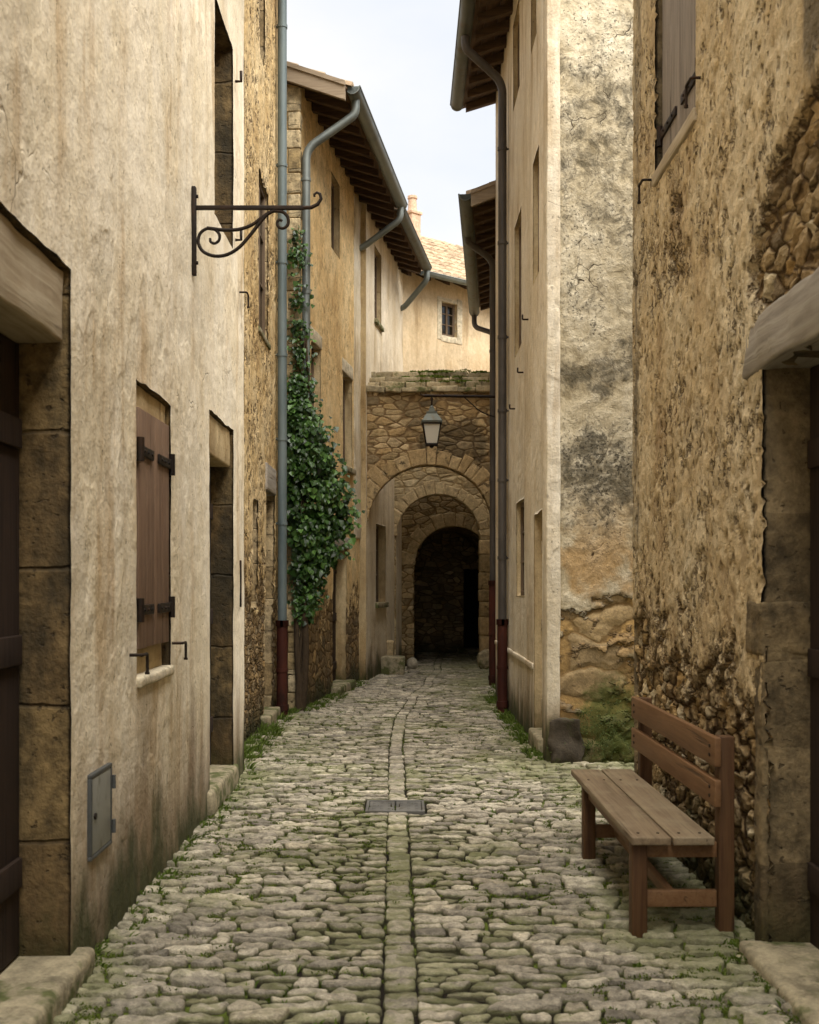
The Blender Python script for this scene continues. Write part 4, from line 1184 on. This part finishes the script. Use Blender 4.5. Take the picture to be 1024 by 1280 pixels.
S2 = [(.09, .34), (.2, .325), (.3, .33), (.38, .36), (.44, .41), (.5, .448), (.57, .445), (.605, .41), (.605, .36), (.575, .335), (.54, .345), (.53, .375), (.548, .395), (.565, .385)]
P = bend([(x, 0, z) for x, z in S2], .05, 3); mb.tube(P, [.012*(1-.25*i/len(P)) for i in range(len(P))], 8)
mb.build('scroll_brace', M['iron'], e, auto=60)

# ------------------------------------------------------------------ meter cabinet in the left wall
e = empty('meter_cabinet', (-1.34, 4.905, .42), rad(90), 'small grey metal cabinet door low in the cream wall above the cobbles', 'cabinet')
mb = MB()
for (a, b, u, v) in ((-.168, .168, -.002, .016), (-.168, .168, .346, .364), (-.168, -.15, .016, .346), (.15, .168, .016, .346)):
    mb.rbox(a, b, -.016, .04, u, v, r=.004)
mb.build('frame', M['cabf'], e, auto=40)
mb = MB(); mb.rbox(-.149, .149, -.014, .03, .017, .345, r=.005); d = mb.build('door', M['cab'], e, auto=40)
mb = MB(); mb.tube([(-.115, -.013, .18), (-.115, -.022, .18)], .014, 12); mb.build('lock', M['iron'], d, auto=40)
for z in (.08, .28):
    mb = MB(); mb.tube([(.156, -.026, z-.03), (.156, -.026, z+.03)], .009, 8); mb.build('hinge', M['cabf'], e, auto=40)

# ------------------------------------------------------------------ drain cover
e = empty('drain_cover', (-.0675, 8.07, -.01), 0, 'rectangular grey drain cover of two metal leaves set in the cobbles', 'drain cover')
mb = MB()
for (a, b, u, v) in ((-.21, .21, -.2, -.178), (-.21, .21, .178, .2), (-.21, -.19, -.178, .178), (.19, .21, -.178, .178)): mb.rbox(a, b, u, v, -.04, .004, r=.003)
mb.build('frame', M['plate'], e, auto=40)
for sx in (-1, 1):
    mb = MB(); a, b = sorted((sx*.006, sx*.187)); mb.rbox(a, b, -.175, .175, -.03, -.001, r=.004)
    for k in range(6):
        for l in range(3):
            x = a+.035+.055*l; y = -.14+.056*k; mb.rbox(x-.012, x+.012, y-.008, y+.008, -.002, .0015, r=.001, seg=1)
    o = mb.build('cover_leaf', M['plate'], e, auto=40)
    q = MB(); x = sx*.03; q.tube(bend([(x-.0, -.03, 0), (x, -.03, .008), (x, .03, .008), (x, .03, 0)], .006, 3), .004, 6); q.build('lift_ring', M['iron'], o, auto=50)

# ------------------------------------------------------------------ street lantern
xw = 1.3+TR3*(17.0-15.7)
e = empty('street_lantern', (xw, 17.0, 4.1), 0, 'hanging street lantern with white glass on a thin iron arm before the first arch', 'lantern')
x = .41-xw
mb = MB(); mb.tube([(0, 0, .32), (x-.12, 0, .335)], .022, 8); mb.tube([(x-.12, 0, .335), (x-.16, 0, .35), (x-.17, 0, .38)], [.015, .012, .008], 8)
mb.tube(bend([(-.005, 0, -.0), (-.25, 0, .08), (-.5, 0, .31)], .2, 6), .009, 8)
mb.rbox(-.03, .0, -.03, .03, -.06, .42, r=.005); mb.build('bracket_arm', M['iron'], e, auto=50)
mb = MB(); mb.tube([(x, 0, .33), (x, 0, .16)], .014, 8); mb.tube([(x, 0, .3), (x, 0, .26)], .022, 10); mb.build('hanger', M['iron'], e, auto=50)
def frus(mb, z0, a0, z1, a1):
    vs = [(x+sx*a, sy*a, z) for z, a in ((z0, a0), (z1, a1)) for sx, sy in ((-1,-1),(1,-1),(1,1),(-1,1))]
    mb.add(vs, [(3,2,1,0), (4,5,6,7), (0,1,5,4), (1,2,6,5), (2,3,7,6), (3,0,4,7)])
mb = MB(); frus(mb, -.09, .155, -.06, .16); frus(mb, -.06, .155, .06, .075); frus(mb, .06, .08, .085, .08); frus(mb, .085, .05, .14, .04); mb.tube([(x,0,.14), (x,0,.16), (x,0,.19)], [.04, .035, .01], 10)
mb.build('lantern_cap', M['zinc_d'], e, smooth=False)
mb = MB()
for sx, sy in ((-1,-1),(1,-1),(1,1),(-1,1)): mb.beam((x+sx*.135, sy*.135, -.09), (x+sx*.085, sy*.085, -.4), .013, .013)
frus(mb, -.425, .095, -.395, .095); mb.tube([(x,0,-.425), (x,0,-.45), (x,0,-.465)], [.04, .03, .008], 10)
for k in range(4):
    a = [(-1,-1),(1,-1),(1,1),(-1,1)]; p = a[k]; q = a[(k+1)%4]
    mb.beam((x+p[0]*.135, p[1]*.135, -.1), (x+q[0]*.135, q[1]*.135, -.1), .018, .02)
mb.build('lantern_frame', M['iron'], e, smooth=False)
mb = MB(); frus(mb, -.395, .08, -.092, .128); mb.build('lantern_glass', M['lampglass'], e, smooth=False)

# ------------------------------------------------------------------ bench
e = empty('bench', (1.2, 5.85, 0), rad(90), 'brown wooden bench with slatted back standing against the rough ochre wall', 'bench')
# local x = street direction (5.85 origin), local y = -(X-1.2)
def B(X0, X1, Y0, Y1, z0, z1, mb, **k): mb.rbox(Y0-5.85, Y1-5.85, 1.2-X1, 1.2-X0, z0, z1, **k)
for (a, b) in ((1.015, 1.19), (1.2, 1.385)):
    mb = MB(); B(a, b, 5.0, 6.84, .425, .46, mb, r=.005, jit=.0015, cuts=6); mb.build('seat_board', M['bench_seat'], e, auto=40)
for y in (5.05, 6.42):
    mb = MB(); B(1.025, 1.095, y, y+.075, -.015, .424, mb, r=.005); mb.build('leg', M['bench_leg'], e, auto=40)
for y in (5.04, 6.72):
    mb = MB(); B(1.415, 1.485, y, y+.075, -.015, .905, mb, r=.005); mb.build('back_post', M['bench_leg'], e, auto=40)
for (a, b) in ((.775, .905), (.595, .715)):
    mb = MB(); B(1.384, 1.414, 5.0, 6.84, a, b, mb, r=.005, jit=.001, cuts=6); mb.build('back_slat', M['bench_slat'], e, auto=40)
for y in (5.07, 6.44):
    mb = MB(); B(1.096, 1.414, y, y+.035, .13, .205, mb, r=.004); mb.build('side_stretcher', M['bench_slat'], e, auto=40)
    mb = MB(); B(1.096, 1.414, y, y+.035, .355, .424, mb, r=.004); mb.build('seat_bearer', M['bench_slat'], e, auto=40)
for (xx, yy, zz, ax) in [(1.384, y, z, 0) for y in (5.08, 6.755) for z in (.82, .86, .635, .675)]+[(x_, y, .46, 2) for x_ in (1.06, 1.15, 1.245, 1.34) for y in (5.09, 6.46)]:
    mb = MB(); p = (yy-5.85, 1.2-xx, zz)
    if ax == 0: mb.tube([p, (p[0], p[1]+.005, p[2])], .0085, 8)
    else: mb.tube([p, (p[0], p[1], p[2]+.003)], .007, 8)
    mb.build('bolt', M['iron'], e, auto=50)
mb = MB(); B(1.2, 1.235, 5.106, 6.439, .145, .195, mb, r=.004); mb.build('long_stretcher', M['bench_slat'], e, auto=40)
mb = MB(); B(1.05, 1.075, 5.126, 6.419, .36, .424, mb, r=.004); mb.build('apron', M['bench_slat'], e, auto=40)

# ------------------------------------------------------------------ loose stones
def rock(name, loc, rx, ry, rz, mat, label, cat, seed=0, rough=.18, flat=0):
    bm = bmesh.new(); bmesh.ops.create_icosphere(bm, subdivisions=4, radius=1)
    for v in bm.verts:
        p = v.co.copy()
        f = 1+rough*mnoise.noise(p*1.3+Vector((seed, 0, 0)))+rough*.4*mnoise.noise(p*3.7+Vector((0, seed, 0)))+rough*.15*mnoise.noise(p*9)
        if flat:
            p = Vector([math.copysign(abs(q)**(1-flat), q) for q in p])
        v.co = Vector((p.x*rx*f, p.y*ry*f, p.z*rz*f))
    me = bpy.data.meshes.new(name); bm.to_mesh(me); bm.free(); me.materials.append(mat)
    me.polygons.foreach_set('use_smooth', [True]*len(me.polygons))
    o = bpy.data.objects.new(name, me); COL.objects.link(o); o.location = loc
    return tag(o, label, cat)
def block(name, x0, x1, y0, y1, z1, mat, label, cat, r=.03, jit=.02):
    mb = MB(); cx, cy = (x0+x1)/2, (y0+y1)/2
    mb.rbox(x0-cx, x1-cx, y0-cy, y1-cy, -.03, z1, r=r, jit=jit, cuts=7, nscale=5)
    o = mb.build(name, mat, None, auto=70); o.location = (cx, cy, 0); return tag(o, label, cat)
block('stone_block', -.5, .0, 19.55, 20.0, .3, M['step'], 'low mossy stone block set like a seat inside the first arch', 'stone block')
block('stone_block', -.47, -.2, 20.15, 20.5, .55, M['vous2'], 'upright pale stone block behind the low mossy one', 'stone block')
rock('boulder', (.14, 20.75, .09), .105, .1, .12, M['boulder_pale'], 'small pale round boulder at the foot of the passage arch', 'boulder', 3, .12)
block('corner_stone', 1.28, 1.55, 9.8, 9.95, .4, M['boulder'], 'dark angular stone set low in the corner of the stained end wall', 'corner stone', .035, .05)
rock('boulder', (1.52, 20.78, .14), .16, .13, .22, M['slab'], 'mossy stone at the right foot of the second arch', 'boulder', 14, .25, .2)

# ------------------------------------------------------------------ ivy
def ivy():
    rr = random.Random(5)
    e = empty('ivy', (-1.3, 13.9, 0), 0, 'dark green ivy climbing the ochre wall beside the blue grey downpipe', 'climbing plant')
    path = [(288, 370, .05), (320, 371, .07), (360, 375, .08), (400, 376, .085), (440, 375, .08), (480, 376, .1), (510, 374, .17), (540, 377, .26), (570, 386, .33), (605, 394, .36), (640, 399, .33), (670, 396, .27), (700, 389, .2), (725, 384, .14), (752, 381, .1), (778, 378, .05)]
    Y = 13.78
    pts = [Vector(((px-506)*Y/1400+1.3, 0, 1.6+(728-py)*Y/1400)) for py, px, r in path]; rs = [p[2] for p in path]
    mb = MB()
    for _ in range(430):
        i = min(len(pts)-2, int((len(pts)-1)*rr.random()**.72)); t = rr.random()
        p = pts[i].lerp(pts[i+1], t); r = rs[i]+(rs[i+1]-rs[i])*t
        if rr.random() > (r/.34)**.9+.25: continue
        a = rr.uniform(0, 2*math.pi); q = r*math.sqrt(rr.random())
        d = Vector((math.cos(a), -abs(math.sin(a))*.75, 0))
        ce = p+Vector((d.x*q, d.y*q-.05, rr.uniform(-.1, .1)))
        ce.y += max(0, (ce.x+0.02))*.9            # follows the wall as it turns away
        cr = rr.uniform(.06, .12)*(0.7+r)
        for _ in range(int(rr.uniform(20, 38)*(.4+2.2*r))):
            o = Vector((rr.gauss(0, 1), rr.gauss(0, .8), rr.gauss(0, 1))); 
            b = ce+o*cr*.75
            nrm = (o.normalized()*.6+Vector((rr.uniform(-.5,.5), -.8, rr.uniform(.1, 1.1)))).normalized()
            dn = Vector((rr.uniform(-.6, .6), rr.uniform(-.3, .2), -1)); dn = (dn-nrm*dn.dot(nrm)).normalized()
            s = nrm.cross(dn); L = rr.choice((.035, .05, .06, .07, .08, .1))*rr.uniform(.85, 1.15)*(.75 if r < .15 else 1)
            W = L*rr.uniform(.42, .55); fo = nrm*L*.14
            mb.add([b, b+dn*L*.3-s*W+fo, b+dn*L*.62-s*W*.75+fo*.8, b+dn*L-fo*.4, b+dn*L*.62+s*W*.75+fo*.8, b+dn*L*.3+s*W+fo, b+dn*L*.5-fo*.2],
                   [(0,1,6), (1,2,6), (2,3,6), (3,4,6), (4,5,6), (5,0,6)])
    mb.build('foliage', M['ivy'], e, smooth=False)
    mb = MB()
    for k in range(4):
        P = []; ox = rr.uniform(-.05, .05)
        for j in range(26):
            z = .02+(4.6 if k < 2 else 3)*j/25
            py = 728-(z-1.6)*1400/Y
            X = (372+min(10, max(0, (900-py)*.02))-506)*Y/1400+1.3+ox+.035*math.sin(z*2.3+k*2)
            P.append((X, -.03-.03*math.sin(z*1.7+k)-.02*k, z))
        r0 = .05-.01*k; mb.tube(P, [r0*(1-.75*j/25) for j in range(26)], 8)
    mb.build('stem', M['bark'], e, auto=80)
ivy()

# ------------------------------------------------------------------ grass and moss
def tuft(mb, x, y, z, n, hgt, spread, rr, lean=(0, 0)):
    for _ in range(n):
        a = rr.uniform(0, 6.28); r = spread*math.sqrt(rr.random())
        b = Vector((x+math.cos(a)*r, y+math.sin(a)*r, z)); l = hgt*rr.uniform(.45, 1.15); w = rr.uniform(.003, .006)+hgt*.02
        d = Vector((rr.uniform(-.6, .6)+lean[0], rr.uniform(-.6, .6)+lean[1], 1)).normalized()
        s = d.cross(Vector((rr.uniform(-1,1), rr.uniform(-1,1), .1))).normalized()*w
        m = b+d*l*.55; t = b+d*l+Vector((d.x, d.y, -.25))*l*.35
        mb.add([b-s, b+s, m+s*.8, t, m-s*.8], [(0,1,2,4), (4,2,3)])
rr = random.Random(21)
mb = MB()
def wall_run(y0, y1, side, n, h0, h1, wd):
    for _ in range(n):
        y = rr.uniform(y0, y1); c_ = mnoise.noise(Vector((side*3, y*1.7, 5)))
        if c_ < rr.uniform(-.45, .2): continue
        x = (XL(y) if side < 0 else XR(y))-side*wd*rr.random()**2
        tuft(mb, x, y, gz(x, y)-.02, rr.randint(6, 14), rr.uniform(h0, h1), .035, rr, (-side*.25, 0))
wall_run(4.6, 9.3, -1, 150, .025, .06, .1); wall_run(9.35, 13.8, -1, 420, .04, .12, .22); wall_run(13.8, 18, -1, 200, .03, .1, .25)
wall_run(9.9, 15.6, 1, 460, .04, .11, .16); wall_run(15.7, 18, 1, 90, .03, .08, .1); wall_run(3.6, 5.1, 1, 110, .02, .05, .14); wall_run(9.4, 9.86, 1, 30, .03, .07, .4)
for _ in range(1900):
    y = 3.2+11*rr.random()**1.2; x = rr.uniform(XL(y)+.03, min(1.5, XR(y))-.03)
    v = mnoise.noise(Vector((x*1.3, y*1.1, 9)))+.35*mnoise.noise(Vector((x*4, y*4, 2)))+.25*(abs(x)-.7)
    if v < .0: continue
    tuft(mb, x, y, gz(x, y)-.028, rr.randint(5, 10), rr.uniform(.024, .045), .03, rr)
mb.build('grass', M['grass'], None, smooth=False)['kind'] = 'stuff'
mb = MB()
for _ in range(5200):
    y = 3.2+12*rr.random()**1.3; x = rr.uniform(XL(y)+.02, min(1.5, XR(y))-.02)
    v = mnoise.noise(Vector((x*1.1+3, y*.9, 4)))+.3*mnoise.noise(Vector((x*5, y*5, 2)))+.3*(abs(x)-.75)
    if v < -.1: continue
    mossball(mb, (x, y, gz(x, y)-.017), rr.uniform(.014, .05), rr.uniform(.008, .018), rr.uniform(.008, .017), rr.randint(14, 30), .009, rr)
mb.build('moss', M['mossleaf'], None, smooth=False)['kind'] = 'stuff'
# green growth on the stained end wall
e = empty('wall_plant', (1.8, 9.84, 0), 0, 'low green growth clinging to the foot of the stained end wall', 'plant')
mb = MB()
for _ in range(20):
    u = rr.gauss(0, .15); z = abs(rr.gauss(.3, .2))
    if z > .74-abs(u)*.7: continue
    k = rr.uniform(.03, .08)
    for _ in range(rr.randint(25, 50)):
        p = Vector((u+rr.gauss(0, k), -.012-abs(rr.gauss(0, .012)), z+rr.gauss(0, k*.8)))
        nrm = Vector((rr.uniform(-.6, .6), -1, rr.uniform(-.2, .9))).normalized(); dn = Vector((rr.uniform(-1, 1), 0, rr.uniform(-1, .6))); dn = (dn-nrm*dn.dot(nrm)).normalized()
        s = nrm.cross(dn); L = rr.uniform(.009, .02)
        mb.add([p, p+dn*L*.5-s*L*.35, p+dn*L, p+dn*L*.5+s*L*.35], [(0,1,2,3)])
mb.build('foliage', M['weed'], e, smooth=False)
# ------------------------------------------------------------------ sky, sun, camera
EL, AZ = 62, 145          # sun elevation, compass azimuth of the sun (0 = +Y, clockwise)
w = bpy.data.worlds.new('World'); SC.world = w; w.use_nodes = True
nt = w.node_tree; nt.nodes.clear()
def wn(t): return nt.nodes.new(t)
sky = wn('ShaderNodeTexSky'); sky.sky_type = 'NISHITA'; sky.sun_disc = False
sky.sun_elevation = rad(EL); sky.sun_rotation = rad(AZ); sky.air_density = 1; sky.dust_density = 3
tc = wn('ShaderNodeTexCoord'); mp = wn('ShaderNodeMapping'); mp.inputs['Scale'].default_value = (1, 1, 2.2)
nt.links.new(tc.outputs['Generated'], mp.inputs[0])
nz = wn('ShaderNodeTexNoise'); nz.inputs['Scale'].default_value = 3.2; nz.inputs['Detail'].default_value = 6; nz.inputs['Roughness'].default_value = .5
nt.links.new(mp.outputs[0], nz.inputs['Vector'])
rp = wn('ShaderNodeValToRGB'); nt.links.new(nz.outputs[0], rp.inputs[0])
SKYL = 1.55
e_ = rp.color_ramp.elements; e_[0].position = .36; e_[0].color = (.84, .865, .92, 1); e_[1].position = .62; e_[1].color = (1, .975, .93, 1)
vm = wn('ShaderNodeVectorMath'); vm.operation = 'SCALE'; vm.inputs['Scale'].default_value = SKYL; nt.links.new(rp.outputs[0], vm.inputs[0])
mx = wn('ShaderNodeMix'); mx.data_type = 'RGBA'; mx.inputs[0].default_value = .95
nt.links.new(sky.outputs[0], mx.inputs[6]); nt.links.new(vm.outputs[0], mx.inputs[7])
bg = wn('ShaderNodeBackground'); bg.inputs['Strength'].default_value = .1; nt.links.new(mx.outputs[2], bg.inputs[0])
ow = wn('ShaderNodeOutputWorld'); nt.links.new(bg.outputs[0], ow.inputs[0])
sl = bpy.data.lights.new('sun', 'SUN'); sl.energy = 1.5; sl.angle = rad(70); sl.color = (1, .95, .88)
so = bpy.data.objects.new('sun', sl); COL.objects.link(so)
dv = Vector((math.sin(rad(AZ))*math.cos(rad(EL)), math.cos(rad(AZ))*math.cos(rad(EL)), math.sin(rad(EL))))
so.rotation_euler = dv.to_track_quat('Z', 'Y').to_euler(); so.location = (0, 0, 20)
cam = bpy.data.cameras.new('camera'); co = bpy.data.objects.new('camera', cam); COL.objects.link(co)
co.location = (0, 0, 1.6); co.rotation_euler = (rad(90), 0, 0)
cam.sensor_fit = 'VERTICAL'; cam.sensor_height = 36; cam.sensor_width = 28.8; cam.lens = 36*1400/1280
cam.shift_y = 88/1280; cam.shift_x = 6/1280
cam.clip_start = .05; cam.clip_end = 1000
cam.dof.use_dof = True; cam.dof.focus_distance = 11; cam.dof.aperture_fstop = 4.5
SC.camera = co
SC.view_settings.view_transform = 'Standard'; SC.view_settings.look = 'None'; SC.view_settings.gamma = 1
SC.view_settings.exposure = 2.75
SC.cycles.max_bounces = 5; SC.cycles.diffuse_bounces = 4
